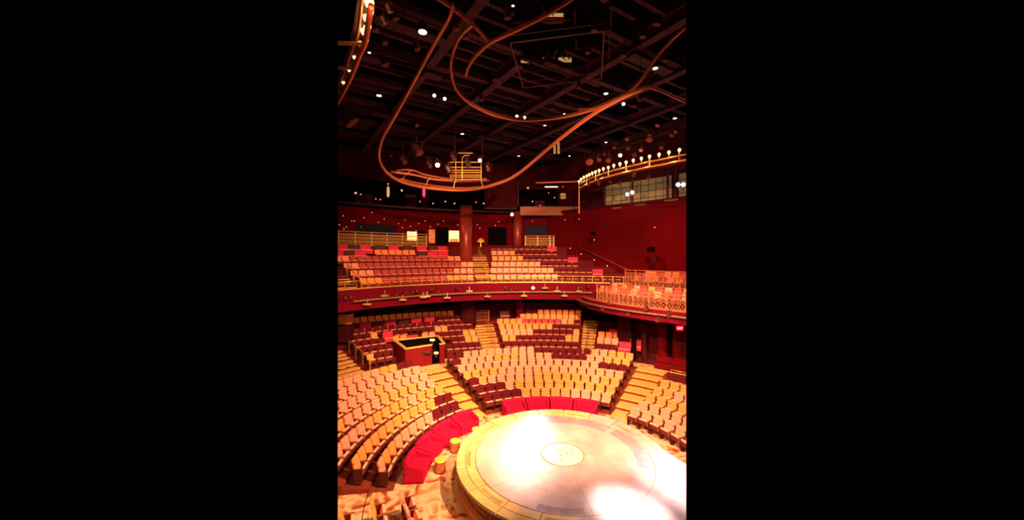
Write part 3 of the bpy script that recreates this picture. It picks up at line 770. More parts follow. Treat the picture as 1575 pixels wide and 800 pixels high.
love_row([(961,'red')], rB0(70)+.4, ZB(1), 'lower end of the rear right block', 'rear loveseats')
love_row([(978,'red')], rB0(70)+.9, ZB(2)-.1, 'far right end of the rear right block', 'rear loveseats')

# ---------------------------------------------------------------- sound booth
zb = 1.05; zt_ = 2.45
A_, B_, C2, D_, E_ = (un_z(624.0,537,zt_), un_z(664,531,zt_), un_z(607,524,zt_), un_z(673,517,zt_), un_z(683,529,zt_))
bo = thing('sound_booth', 'dark red walled sound booth with golden counter edge in the rear stalls', 'booth', (A_.x, A_.y, zb)); q0 = bo.location
def wseg(a, b, nm='booth_wall'):
    a = a-q0; b = b-q0; mb = MB().bar((a.x,a.y,(zt_-zb)/2), (b.x,b.y,(zt_-zb)/2), .1, zt_-zb); w_ = mb.obj(nm, M['boothred'], bo)
    cc = Vector((1.0, .9, 0)); n_ = ((cc-(a+b)/2)*Vector((1,1,0))).normalized()*.075 if False else Vector((-(b-a).y, (b-a).x, 0)).normalized()*.062
    if n_.dot(Vector((1.2,1.2,0))-(a+b)/2) < 0: n_ = -n_
    MB().bar((a.x+n_.x,a.y+n_.y,(zt_-zb)/2), (b.x+n_.x,b.y+n_.y,(zt_-zb)/2), .02, zt_-zb-.04).obj('shade_lining', M['black'], bo)  # black lining added so the booth inside looks shaded
    MB().bar((a.x,a.y,zt_-zb+.03), (b.x,b.y,zt_-zb+.03), .2, .07).obj('counter_edge', M['boothrim'], bo)
wseg(A_, B_); wseg(C2, A_); wseg(C2, D_); wseg(D_, E_)
E2 = un_z(676, 530, zt_); wseg(E_, E2)
q = [A_-q0, B_-q0, E_-q0, D_-q0, C2-q0]
MB().prism([(p.x*.97, p.y*.97+.03) for p in q], .0, .12).obj('booth_floor', M['black'], bo)
MB().prism([(p.x*.9+.1, p.y*.9+.15) for p in (A_-q0, B_-q0, (B_-q0)+Vector((.1,.9,0)), (A_-q0)+Vector((-.3,.9,0)))], .85, .92).obj('desk', M['walldark'], bo)
dk = thing('mixing_desk', 'dark mixing console inside the sound booth', 'console', (q0.x+1.0, q0.y+.75, zb+.92))
MB().box(-.6, .6, -.2, .25, 0, .1).obj('body', M['ironwork'], dk)
mm = MB()
for i in range(9): mm.box(-.52+i*.12, -.47+i*.12, -.15, .15, .1, .115)
fz = mm.obj('fader_strips', M['pipe'], dk); fz['kind'] = 'stuff'
for (px, py, lab, s) in ((665,523,'small lit monitor screen at the booth rear',.35),(671,543,'white paper box on the booth doorway shelf',.3)):
    p = un_d(px, py, 26.8 if py < 530 else 26.0); t = thing('monitor' if py < 530 else 'box', lab, 'monitor' if py < 530 else 'box', p)
    MB().box(-s/2, s/2, -.03, .03, -.08, .08).obj('screen' if py < 530 else 'carton', mat('pale_paper', (.9,.8,.65), .6, emis=.15 if py < 530 else 0), t)
    MB().box(-.05, .05, -.02, .1, -.35, -.08).obj('stand', M['ironwork'], t)

# pier under the balcony at the left edge, light on its top put into the colour
pr_ = un_d(532, 490, 27); t = thing('pier', 'square orange pier, upper part coloured as if lit, at the left edge under the balcony', 'pillar', (pr_.x, pr_.y, 1.05+1.4))
MB().box(-.45, .45, -.3, .3, 0, 1.35).obj('lower_shaft', M['walldark'], t); MB().box(-.45, .45, -.32, .3, 1.35, 2.1).obj('shaft', mat('pier_lit_orange', (.75,.24,.09), .7), t); MB().box(-.5, .5, -.34, .34, 2.1, 2.25).obj('cap', M['walldark'], t)

# ---------------------------------------------------------------- back wall openings and lights
def wall_panel(name, kind_, px0, px1, y0, y1, m, label=None, cat=None, dd=.12, frame=True, st=False):
    pm = un_r((px0+px1)/2, RW-dd); d = pm.y-CAM.y; z0 = CAM.z+(HY-y1)*d/F; z1 = CAM.z+(HY-y0)*d/F
    a = un_r(px0, RW-dd); b = un_r(px1, RW-dd); wd = (b-a).length; rz = math.atan2(b.y-a.y, b.x-a.x); z0 = max(z0, ZC(5)+.0)
    t = thing(name, label, cat, (pm.x, pm.y, z0), rz); h = z1-z0
    MB().box(-wd/2, wd/2, -.03, .05, 0, h).obj('panel', M[m], t)
    if frame:
        f = MB(); f.box(-wd/2-.08, -wd/2, -.08, .08, 0, h+.08); f.box(wd/2, wd/2+.08, -.08, .08, 0, h+.08); f.box(-wd/2, wd/2, -.08, .08, h, h+.08); f.obj('frame', M['walldark'], t)
    if st: t['kind'] = 'structure'; del t['label']; del t['category']
    return t
def opening(nm, *a, **k): o_ = wall_panel(nm, '', *a, label='x', cat='x', st=True, **k); return o_
opening('window_1', 549, 609, 346, 361, 'screen')
opening('window_2', 626, 641, 356.5, 370, 'lit')
opening('door_1', 643, 653, 356, 376, 'black')
opening('door_2', 671, 689, 350, 377, 'black')
opening('door_3', 751, 779, 350, 377, 'black')
opening('window_3', 808, 850, 347, 362, 'screen')
wall_panel('poster', '', 659, 669, 353, 374, 'poster', 'colourful red and orange picture on the back wall between two doorways', 'picture')
lp = wall_panel('lit_doorway', '', 690, 706, 355, 372, 'lit', 'brightly lit yellow doorway left of the big column', 'doorway')
MB().box(-.45, .45, -.1, -.03, 0, .3).obj('threshold_panel', M['brass'], lp)
lg = thing('dome_lamp', 'golden dome shaped lamp at the top of the balcony stairs', 'lamp', un_d(739.5, 373, 36.6))
MB().lathe([(.40,.0),(.40,.06),(.33,.25),(.18,.4),(.02,.46)], 16).obj('dome', M['gold'], lg); MB().tube([(0,0,-.9),(0,0,0)], .05, 6).obj('stem', M['brass'], lg)

sproto = None
rs = random.Random(5)
stars = [(528,332),(541,340),(545,340),(560,335),(591,337),(582,342),(522,346),(533,349),(529,352),(613,344),(623,338),(619,350),(631,348),(644,344),(640,355),(654,340),
         (662,349),(674,345),(682,340),(704,346),(734,346),(738,351),(762,347),(767,341),(793,341),(819,340),(844,339),(869,338),(832,348),(891,337),(572,327),(555,349),(725,338),(600,352),(751,349),(851,348)]
for px, py in stars:
    p = un_r(px, RW-.08) if px < 862 else un_d(px, py, 34.5); d = p.y-CAM.y; p.z = CAM.z+(HY-py)*d/F
    if sproto is None:
        sproto = thing('star_light', 'tiny round light point on the dark red back wall', 'light', p, 0, 'star lights on the back wall')
        MB().lathe([(.02,-.035),(.036,-.015),(.036,.015),(.02,.035)], 8).obj('bulb', M['star'], sproto)
    else: dup(sproto, p, 0)
for i, (px, py, d) in enumerate([(877,382,32),(894,391,31),(914,400,30),(934,409,29),(914,369,31.5),(1007,350,27.5)]):
    dup(sproto, un_d(px, py, d-.8), 0, 'tiny step light low on the right wall', 'step lights on the right wall')
# small speakers on the right wall
for px, py, w_, h_, lab in ((912,359,.35,.3,'small dark loudspeaker high on the red right wall'),(1001,384,.45,.4,'black loudspeaker on the bright red right wall'),(1006,397,.4,.5,'darker box below the loudspeaker on the right wall')):
    p = un_d(px, py, 29.8 if px < 950 else 26.0); t = thing('loudspeaker', lab, 'speaker', p, math.radians(-40))
    MB().box(-w_/2, w_/2, -.15, .15, -h_/2, h_/2).obj('cabinet', M['walldark'] if py > 390 else M['black'], t, bevel=.02); MB().bar((0,.1,0), (.1,.6,0), .06, .06).obj('bracket', M['ironwork'], t)
# ledge lamps below the right gallery
for px, py in ((949,319,),(985,315),(1032,307)):
    pass

# centre gallery: pale brown ledge and equipment inside the dark openings
gl = thing('gallery_ledge', 'brown lit ledge panel under the middle gallery opening', 'ledge', un_d(845, 325, 36.5))
a = un_d(800, 325, 36.5)-gl.location; b = un_d(893, 325, 36.5)-gl.location
MB().bar(a, b, .25, .86).obj('panel', mat('ledge_brown', (.30,.09,.035), .7), gl); MB().bar(a+Vector((0,0,.46)), b+Vector((0,0,.46)), .4, .06).obj('sill', M['ironwork'], gl)
MB().bar(un_d(797,318,36.3)-gl.location, un_d(797,278,36.3)-gl.location, .12, .12).obj('jamb', M['steel'], gl)
MB().bar(un_d(824,281.5,36.2)-gl.location, un_d(889,279.5,36.2)-gl.location, .18, .14).obj('head_rail', M['copper'], gl)
wl_ = MB().bar(un_d(745,330,36.8), un_d(796,330,36.8), .3, .1); 
pn = thing('gallery_pier', 'broad dark maroon wall pier between the two gallery openings', 'wall pier', un_d(770, 322, 36.4))
q1 = pn.location; MB().box(-1.65, 1.65, 0, .3, 0, 4.7).obj('pier_face', M['walldark'], pn); MB().box(-1.65,1.65,-.06,0,0,.12).obj('pier_trim', M['steel'], pn)

ft = thing('strip_light', 'white fluorescent strip light in the middle gallery opening', 'lamp', un_d(848, 287.5, 38))
MB().box(-.68, .68, -.04, .04, -.05, .05).obj('tube', mat('tube_white', (1,1,.9), .5, emis=1.3), ft); MB().box(-.7,.7,.04,.1,-.07,.07).obj('fitting', M['ironwork'], ft)
drm = thing('gallery_drum', 'yellow barrel shaped container on the gallery floor', 'container', un_d(866, 306, 38))
MB().lathe([(.26,0),(.32,.1),(.32,.45),(.26,.55)], 14).obj('barrel', mat('drum_yellow', (.75,.5,.15), .6, emis=.12), drm); MB().lathe([(.33,.22),(.33,.3)], 14).obj('hoop', M['can'], drm)

# ---------------------------------------------------------------- fixtures
def fixture_meshes():
    can = MB().lathe([(.06,-.22),(.13,-.16),(.14,.1),(.17,.16),(.17,.24)], 10).mesh('housing', M['can'])
    yk = MB().tube([(-.2,0,-.0),(-.2,0,-.28),(.2,0,-.28),(.2,0,0)], .018, 4); yk.tube([(0,0,-.28),(0,0,-.45)], .025, 5)
    return can, yk.mesh('yoke', M['ironwork']), MB().lathe([(.15,.235),(.15,.245)], 10)
can_me, yoke_me, lensb = fixture_meshes(); lens_me = lensb.mesh('lens', M['shell']); lens_on = lensb.mesh('lens', M['bulbwhite'])
def fixture(p, aim, label, group=None, on=False, s=1.0, nm='stage_light', lens=None):
    t = thing(nm, label, 'stage light', p, 0, group); t.scale = (s,)*3
    d = (Vector(aim)-Vector(p)).normalized(); Mr = d.to_track_quat('Z','Y').to_matrix().to_4x4()
    part('housing', can_me, t, Mr); part('lens', lens or (lens_on if on else lens_me), t, Mr)
    part('yoke', yoke_me, t, Matrix.Rotation(PI, 4, 'X')); return t
AIM = Vector((0,0,1))
def roofspot(px, py, z, on, lab, grp=None, s=1.3):
    t = fixture(un_z(px, py, z), AIM if not on else CAM, lab, grp, on, s)
    MB().tube([(0,0,.4),(0,0,(19.0-z)/s)], .008, 4).obj('drop_rod', M['black'], t); return t
dimpx = [(575,40),(590,60),(606,22),(640,70),(590,95),(700,38),(715,52),(735,75),(760,118),(740,150),(780,20),(905,75),(915,40),(960,80),(990,50),(1012,30),(985,150),(976,160),(1000,205),
         (1012,190),(1033,205),(965,212),(945,225),(920,240),(930,235),(640,232),(600,238),(850,165),(870,160),(890,130),(640,190),(1040,200),(1025,88),(620,150)]
for px, py in dimpx:
    roofspot(px, py, 17.2 if py < 190 else 16.4, False, 'small unlit stage light hanging under the dark roof grid', 'unlit stage lights under the roof grid', .75)
for px, py, lab in ((668,147,'lit amber lamp, left one of the pair under the left roof grid'),(684,152,'lit lamp, right one of the pair under the left roof grid'),
                    (795,179,'lit lamp just above the lower curve of the middle copper track, left one'),(807,181,'lit lamp just above the lower curve of the middle copper track, right one'),
                    (959,160,'lit lamp beside the crossing of the copper tracks on the right')):
    roofspot(px, py, 16.2, True, lab, None, .5)
# round recessed downlights
dl = None
for px, py, s, lab in ((650,49,1.25,'largest white downlight near the top left of the roof grid'),(583,147,1,'white downlight at the left of the roof grid above the lit pod'),(711,206,.9,'white downlight above the lit lighting pod'),
                  (838,193,.7,'white downlight right of the middle track curve'),(1038,182,.9,'white downlight at the far right of the roof grid'),(932,219,.8,'white downlight just above the left end of the bulb arc'),
                  (876,240,.7,'white downlight right of the hanging yellow tubes'),(798,240,.8,'white downlight left of the hanging yellow tubes'),(932,144,.9,'white downlight below the roof well'),
                  (1008,105,.9,'white downlight near the right copper track'),(789,9,.4,'tiny white downlight at the top edge near the left track'),(568,81,.5,'tiny white downlight left of the long plank'),
                  (868,175,.5,'tiny white downlight above the track crossing')):
    p = un_z(px, py, 17.9)
    if dl is None:
        dl = thing('downlight', lab, 'lamp', p, 0, 'roof downlights'); MB().lathe([(.18,0),(.2,.06),(.16,.35)], 14).obj('housing', M['can'], dl)
        MB().lathe([(.17,-.02),(.17,0)], 14).obj('lens', mat('downlight_white', (1,.86,.82), .5, emis=2.2), dl); o_ = dl
    else: o_ = dup(dl, p, 0, lab)
    s *= .8; o_.scale = (s,)*3; MB().tube([(0,0,.3),(0,0,2.45/s)], .01, 4).obj('drop_rod', M['black'], o_)
# pair of hanging yellow tubes
for dx, lab in ((-3,'left hanging yellow tube lamp above the middle gallery'),(3,'right hanging yellow tube lamp above the middle gallery')):
    p = un_d(856+dx, 228, 29); t = thing('tube_lamp', lab, 'lamp', p)
    MB().lathe([(.06,-.45),(.10,-.4),(.09,.4),(.05,.5)], 10).obj('tube', mat('yellow_tube', (.8,.55,.16), .5, emis=.25), t); MB().tube([(0,0,.5),(0,0,2.4)], .01, 4).obj('cord', M['ironwork'], t)

# ---------------------------------------------------------------- curved copper tracks
def smooth(pts, n=8):
    out = []; P = [pts[0]]+list(pts)+[pts[-1]]
    for i in range(1, len(P)-2):
        p0,p1,p2,p3 = P[i-1:i+3]
        for k in range(n):
            t = k/n; out.append(.5*((2*p1)+(p2-p0)*t+(2*p0-5*p1+4*p2-p3)*t*t+(3*p1-p0-3*p2+p3)*t**3))
    out.append(pts[-1]); return out
def track(label, pts, z, r=.062, twin=True, hang=()):
    P = smooth([un_z(x, y, z+max(0, 293-y)/283*4.5) for x, y in pts]); o = P[0].copy()
    t = thing('curved_track', label, 'track', o)
    MB().tube([p-o for p in P], r, 8).obj('tube', M['copper'], t, smooth=True)
    if twin: MB().tube([p-o+Vector((0,0,.10)) for p in P], r*.4, 5).obj('upper_tube', M['copper'], t)
    for i in range(6, len(P)-1, 26): MB().tube([P[i]-o, Vector((P[i].x,P[i].y,19.0))-o], .007, 4).obj('hanger', M['black'], t)
    return t
ZT = 12.85
track('long copper track sweeping from the top down round the lit pod', [(697,8),(690,30),(668,68),(645,110),(622,152),(600,192),(589,212),(583.5,232),(585,250),(596,267),(617,280),(645,287.5),(680,292),(715,293),(745,289),(775,280),(797,268),(817,252),(845,228),(880,200),(915,175),(945,158),(970,146),(990,138)], ZT)
track('copper track making the middle curve and leaving at the right edge', [(727,38),(706,60),(695,88),(694,110),(700,134),(715,153),(738,168),(765,179),(800,185),(838,184),(875,179),(915,168),(950,152),(972,138),(990,118),(1010,88),(1035,60),(1060,38)], ZT+.45)
track('short inner copper track hooking down left of the roof well', [(884,-4),(850,18),(815,37),(780,54),(755,66),(735,83),(722,100),(716,117)], ZT+.6)
track('straight copper track crossing the top left corner', [(662,-10),(685,6),(712,26),(735,46),(754,67)], ZT+.65)
track('dark copper track branching right behind the junction', [(925,168),(950,152),(975,139),(998,135),(1020,142),(1040,151),(1060,159)], ZT+.8, .05)
track('short stub of copper track left of the junction', [(890,167),(905,168),(922,166),(940,160)], ZT+.9, .08, False)

# ---------------------------------------------------------------- hanging lighting pod
pod = thing('lighting_pod', 'hanging lighting pod with curved base and stacked golden rails', 'lighting rig', un_d(700, 275, 22.5)); po = pod.location
U2 = lambda x, y, d=22.5: un_d(x, y, d)-po
for y in (235.5, 249.5, 257.5, 262, 265.5, 269.5, 272.5, 276):
    MB().tube([U2(692 if y > 240 else 705, y), U2(741 if y > 240 else 727, y)], .035, 5).obj('rack_rail', M['brass'], pod)
for x in (701, 711, 740): MB().tube([U2(x, 243), U2(x, 278)], .03, 5).obj('rack_post', M['brass'], pod)
MB().tube([U2(711,250), U2(711,242), U2(716,239), U2(722,239)], .03, 5).obj('hook', M['brass'], pod)
ctrl = [(604,267),(612,264),(630,262),(650,271),(690,276),(725,278),(745,276)]
for dy, r, m in ((0,.05,'copper'),):
    MB().tube(smooth([un_z(x, y, 13.75)-po for x, y in [(602,266),(615,262),(634,262),(655,269),(690,275),(725,277),(748,275)]]), .05, 6).obj('upper_ring', M[m], pod)
    MB().tube(smooth([un_z(x, y, 13.35)-po for x, y in [(615,275),(640,281),(675,286.5),(710,289),(745,287)]]), .05, 6).obj('lower_ring', M[m], pod)
bp = MB(); pts_a = [un_z(x, y, 13.8)-po for x, y in [(602,266),(634,270),(664,277),(700,280),(748,278)]]; pts_b = [p+Vector((.1,2.0,.35)) for p in pts_a]
for i in range(4): bp.add([pts_a[i], pts_a[i+1], pts_b[i+1], pts_b[i], pts_a[i]+Vector((0,0,.12)), pts_a[i+1]+Vector((0,0,.12)), pts_b[i+1]+Vector((0,0,.12)), pts_b[i]+Vector((0,0,.12))], [(0,1,2,3),(7,6,5,4),(0,1,5,4),(1,2,6,5),(2,3,7,6),(3,0,4,7)])
bp.obj('curved_deck', mat('pod_deck', (.40,.12,.05), .6), pod)
for (x0,y0,x1,y1) in ((634,262,618,277),(664,273,655,285),(702,278,698,289),(740,278,744,289)):
    MB().tube([U2(x0,y0), U2((x0+x1)/2-1,(y0+y1)/2-2), U2(x1,y1)], .03, 5).obj('bracket', M['brass'], pod)
for x, y in ((620,240),(700,238),(742,240)): MB().tube([U2(x,y+12), U2(x,y+12)+Vector((0,0,4.2))], .02, 4).obj('hanger', M['ironwork'], pod)
for i, (px, py, on, s, lab) in enumerate(((673,254,1,.9,'brightest lit lamp on the left of the hanging pod'),(738,247,1,.7,'lit lamp on the right of the hanging pod'),(719,250,0,1.0,'unlit pale lamp in the middle of the pod rack'),
        (697,241,0,.9,'tilted lamp at the upper left of the pod rack'),(690,260,0,1.0,'lamp at the lower left of the pod rack'),(660,253,0,.8,'small lamp left of the brightest pod lamp'),(751,258,0,.9,'dark lamp at the right end of the pod'),
        (641,229,0,1.6,'large olive lamp housing hanging left above the pod'),(620,246,0,1,'small dark lamp at the far left of the pod'))):
    t = fixture(un_d(px, py, 22.0), CAM if on else Vector((0,5,3)), lab, 'lamps on the hanging pod', bool(on), s)
    if not on and i in (2,3,4,7): t.children[0].data = bpy.data.meshes.get('housing_lit') or can_me
point('pod_lamp', un_d(680, 252, 21.3), 60, (1,.7,.4), .05); point('pod_lamp', un_d(735, 250, 21.3), 45, (1,.7,.4), .05)

# ---------------------------------------------------------------- bulb arcs
def bulb_arc(label, P, zb_, railz, rl='brass'):
    o = Vector((P[0].x, P[0].y, railz[1])); t = thing('catwalk_rail', label, 'railing', o)
    for z, r in ((railz[0], .045), (railz[1], .06)):
        MB().tube([Vector((p.x-o.x, p.y-o.y, z-o.z)) for p in smooth(P, 4)], r, 6).obj('rail', M[rl], t)
    for i in range(0, len(P), 3): p = P[i]; MB().bar((p.x-o.x, p.y-o.y, railz[1]-o.z), (p.x-o.x, p.y-o.y, railz[0]+.15-o.z), .06, .06).obj('bracket', M[rl], t)
    Q = offset(P, .15); Q2 = offset(P, .3); mb = MB()
    for i in range(len(P)-1): mb.prism([Q[i]-Vector((o.x,o.y,0)), Q[i+1]-Vector((o.x,o.y,0)), Q2[i+1]-Vector((o.x,o.y,0)), Q2[i]-Vector((o.x,o.y,0))], railz[1]-.0-o.z, railz[0]+.12-o.z)
    mb.obj('kick_board', M['walldark'], t)
    Q3 = offset(P, 1.5); mb = MB()
    for i in range(len(P)-1): mb.prism([x-Vector((o.x,o.y,0)) for x in (Q[i], Q[i+1], Q3[i+1], Q3[i])], railz[1]-.14-o.z, railz[1]-.04-o.z)
    mb.obj('walkway', M['walldark'], t)
    return t
ba = bulb_arc('curved brass catwalk rail under the row of bulbs, right side', arcxy, 15, (14.68, 14.36))
MB().bar((0,0,0), (0,0,-2.0), .09, .09).obj('end_post', M['copper'], ba)
bproto = None
def bulb(p, lab, grp):
    global bproto
    if bproto is None:
        bproto = thing('festoon_bulb', lab, 'bulb', p, 0, grp)
        MB().lathe([(.03,-.10),(.07,-.05),(.09,.02),(.07,.08),(.03,.11)], 10).obj('glass', M['bulb'], bproto, smooth=True); MB().lathe([(.04,-.2),(.04,-.1)], 8).obj('socket', M['brass'], bproto)
        return bproto
    return dup(bproto, p, 0, lab, grp)
for i, p in enumerate(arc[:-1]): bulb(p, 'glowing warm bulb on the right curved catwalk, %s from its left end' % ORD[i+1], 'bulbs on the right catwalk rail')
for i in (1, 6, 11, 14, 17): point('bulb_glow', arc[i]+Vector((-.25,-.15,.1)), 42, (1,.55,.22), .08)
larc = [un_z(x, y, 15.0) for x, y in ((571,-14),(568,5),(565,27),(561,48),(553,66),(545,88),(537,108),(528,127),(516,150))]
lt = thing('catwalk_rail', 'red tube catwalk rail with bulbs in the top left corner', 'railing', (larc[0].x, larc[0].y, 14.6)); lo = lt.location
for dz, dx, r, m in ((-.35,0,.075,'copper'),(-.12,-.2,.04,'copper')): MB().tube([p-lo+Vector((dx,0,dz)) for p in smooth(larc)], r, 8).obj('rail', M[m], lt, smooth=True)
for i in (3, 5, 7): MB().tube([larc[i]-lo+Vector((0,0,-.35)), larc[i]-lo+Vector((-.9,.2,-.2))], .05, 6).obj('bracket', M['brass'], lt)
for i, p in enumerate(larc[1:8]):
    b_ = bulb(p, 'warm bulb on the top left catwalk rail, %s from the top' % ORD[i+1], 'bulbs on the top left rail')
    b_.scale = (1.3,)*3 if i < 3 else (.6,)*3
for i in (1, 2, 3): point('bulb_glow', larc[i]+Vector((.1,-.1,-.3)), 30, (1,.55,.2), .08)
# red drum wall behind the left rail
point('fill_light', (-5.2, -6.2, 14.4), 60, (1, .25, .2), .2)  # unseen red fill, added to light the wall below
lw = [un_z(x, y, 15.2).to_tuple()[:2] for x, y in ((550,-14),(545,20),(537,60),(527,95),(508,135))]
dw = MB().wall(lw[::-1], 15.2, 17.8, .15).obj('wall_left', M['wallred']); tag(dw, kind='structure')
MB().wall(lw[::-1], 15.02, 15.2, .25).obj('ledge', M['steel'], dw)
lsp = fixture(un_d(531,176,15.5), Vector((2,4,1)), 'large brown lamp housing hanging at the left edge under the rail', None, False, 1.9)
for i, (px, py, lab) in enumerate(((590,30,'lamp with golden lens ring right of the top left bulbs'),(598,12,'dark lamp right of the topmost left bulb'))):
    fixture(un_z(px, py, 15.4), Vector((1,3,1)), lab, None, False, .5)
# lamps on the right catwalk
for i, (px, py, s, lab, on) in enumerate(((954,239,.8,'lit white lamp above the bulbs of the right catwalk',1),(907,245,1.7,'large brown lamp housing above the left end of the bulbs',0),(922,244,1,'cluster lamp behind the left bulbs',0),
        (936,244,1.1,'orange glinting lamp behind the bulbs, left of the lit one',0),(977,236,1.1,'orange glinting lamp behind the bulbs, right of the lit one',0),(967,226,.9,'small lamp above the middle bulbs',0),(1000,210,1.3,'round pinkish lamp high above the bulbs',0),
        (1035,205,1,'small lamp high at the right above the bulbs',0),(987,228,.8,'dim lamp between the middle bulbs',0),(1018,225,.8,'dim lamp near the right bulbs',0))):
    d = 27 if px < 930 else 25 if px < 980 else 22.5
    fixture(un_d(px, py, d), CAM if on else Vector((0,0,3)), lab, 'lamps over the right catwalk', bool(on), s)
for i, (px, py) in enumerate(((905,283),(921,281),(939,278),(953,280),(975,268),(998,272))):
    fixture(un_d(px, py, 25.5 if px < 960 else 23), Vector((0,0,1)), 'small lamp hung below the right catwalk rail', 'lamps below the right catwalk', False, .7)
for i, (px, py, lab) in enumerate(((965,299,'left of the two cool white lamps in the pale gallery bay'),(972.5,296,'right of the two cool white lamps in the pale gallery bay'),(1043,284,'left one of the twin cool lamps at the right edge'),(1051,284,'right one of the twin cool lamps at the right edge'))):
    p = un_d(px, py, 29.4 if px < 1000 else 26.6); t = thing('cool_lamp', lab, 'lamp', p, 0, 'cool white lamps in the right gallery')
    MB().lathe([(.03,-.14),(.12,-.08),(.14,.0),(.1,.1),(.02,.14)], 12).obj('globe', M['cool'], t, smooth=True); MB().tube([(0,0,-.14),(0,0,-.4)], .03, 5).obj('stem', M['ironwork'], t)
point('cool_glow', un_d(968, 296, 28.9), 22, (.9,.92,1), .05); point('cool_glow', un_d(1046, 283, 26.0), 26, (.9,.92,1), .05)
spot('gallery_wash', un_d(935,300,27.8), un_d(945,285,32), 240, (1,.85,.45), 120, 1)
for px, py, w_ in ((949,320,.75),(985,315,.85),(1032,308,.95)):
    p = un_d(px, py, 29.6 if px < 960 else 28 if px < 1000 else 25.8); t = thing('bar_light', 'slim pale bar fitting under the right gallery ledge', 'lamp', p, math.radians(-42), 'bar fittings under the right gallery')
    MB().bar((-w_/2,0,0), (w_/2,0,0), .08, .08).obj('bar', M['pipe'], t); MB().bar((0,0,0),(0,.5,.1),.05,.05).obj('bracket', M['ironwork'], t)

# fascia lamps: star lamp in the middle and pipe with fittings
rp = 14.75; zp = 5.95
pt = thing('lamp_pipe', 'long lighting pipe hung along the balcony fascia', 'pipe', pol(rp, 145, zp)); o = pt.location
MB().tube([pol(rp, t, zp)-o for t in range(145, 71, -2)], .06, 6).obj('pipe', M['pipe'], pt)
for t in range(143, 72, -8): MB().bar(pol(rp, t, zp)-o, pol(15.2, t, zp+.1)-o, .05, .05).obj('bracket', M['ironwork'], pt)
flood = None
fl = [(592,455,1),(565,468,0),(620,461,0),(651,457,0),(657,456,0),(688,458,0),(722,448,1),(750,456,0),(806,455,0),(838,443,1),(868,455,0),(890,448,0),(857,448,0)]
for i, (px, py, up_) in enumerate(fl):
    pxy = un_r(px, rp-.08); d = pxy.y-CAM.y; p = Vector((pxy.x, pxy.y, CAM.z+(HY-py)*d/F)); lab = 'flat pale flood lamp on the balcony pipe, %s from the left' % ORD[i+1]
    p.x += 0
    if flood is None:
        flood = thing('flood_lamp', lab, 'lamp', p, 0, 'flood lamps on the balcony pipe')
        MB().box(-.24,.24,-.12,.12,-.06,.06).obj('housing', M['canlit'], flood, bevel=.02); MB().bar((0,0,.06),(0,.05,.36),.05,.05).obj('bracket', M['pipe'], flood)
    else: dup(flood, p, rs.uniform(-.3,.3), lab)
for i, (px, py) in enumerate([(530,457),(538,456),(610,452),(622,450),(634,449),(640,447),(653,450),(664,444),(674,448),(702,443),(778,442),(786,444),(794,443),(893,441),(904,440)]):
    pxy = un_r(px, rp-.1); d = pxy.y-CAM.y; p = Vector((pxy.x, pxy.y, CAM.z+(HY-py)*d/F))
    fixture(p, Vector((rs.uniform(-6,6), rs.uniform(-6,4), 2)), 'small spotlight clamped on the balcony lighting pipe', 'small spotlights on the balcony pipe', False, .62)
for i, (px, py, dd) in enumerate([(927,474,27),(937,465,26.5),(967,482,25),(994,473,23.4),(1012,491,22.2),(1030,484,21.2)]):
    fixture(un_d(px, py, dd-1.4), Vector((0,0,1)), 'small spotlight clamped below the right side box', 'small spotlights on the side box pipe', False, .75)
fixture(un_d(820,443,28.9), CAM, 'brilliant white lamp on the balcony fascia', None, True, .8)
fixture(un_d(787.5,330,35.0), CAM, 'bright lamp high on the back wall in the middle', None, True, 1.0)
point('star_glow', un_d(787.5,330,34.4), 40, (1,.75,.45), .05); point('star_glow', un_d(820,443,28.3), 12, (1,.9,.9), .05)

# bits in the dark galleries
for i, (px, py, c, s, lab) in enumerate(((597,295,'lit2',1.5,'yellow lamp in the dark left gallery'),(597,283,'lit2',.9,'dim upper yellow lamp in the dark left gallery'),(618,293,'star',1,'pale lamp right of the yellow one in the left gallery'),
        (547,297,'star',1.0,'greenish pale lamp at the left of the left gallery'),(555,299,'lit2',.8,'dim lamp beside the pale one in the left gallery'),(578,306,'redlamp',.8,'red point on the left gallery floor'),(585,307,'star',.6,'small white point beside the red one'),
        (652,295,'redlamp',1.5,'tall pink red lamp under the lit pod'),(646,310,'redlamp',.9,'small red lamp below the pink one'),(666,313,'star',.7,'small white lamp below the pod'),(685,310,'star',.7,'small white lamp right below the pod'),(699,313,'star',.8,'white point left of the column top'),
        (732,311,'redlamp',.9,'first red point of four right of the column top'),(744,313,'star',.9,'first white point of four right of the column top'),(753,311,'redlamp',.9,'second red point of four right of the column top'),(764,312,'star',.9,'second white point of four right of the column top'),
        (812,289,'lit2',1.3,'dim orange lamp at the left of the middle gallery'),(844,297,'redlamp',.7,'dim red lamp under the strip light'),(866,287,'redlamp',.7,'small magenta lamp right of the strip light'),(819,310,'star',.7,'white point low in the middle gallery'),(853,304,'lit2',.8,'dim lamp beside the yellow container'),
        (886,309,'star',.7,'white point at the right end of the middle gallery'),(831,316,'star',.5,'tiny point on the middle gallery sill'),(1046,505,'redlamp',.1,''))):
    if not lab: continue
    p = un_r(px, RW-.3); d = p.y-CAM.y; p.z = CAM.z+(HY-py)*d/F
    t = thing('gallery_lamp', lab, 'lamp', p); t.scale = (s,)*3
    hgt = .35 if (px, py) in ((597,295),(652,295)) else .08
    MB().lathe([(.04,-hgt),(.09,-hgt*.6),(.09,hgt*.6),(.04,hgt)], 8).obj('glass', M[c], t); MB().box(-.04,.04,-.04,.04,-hgt-.12,-hgt).obj('holder', M['ironwork'], t)
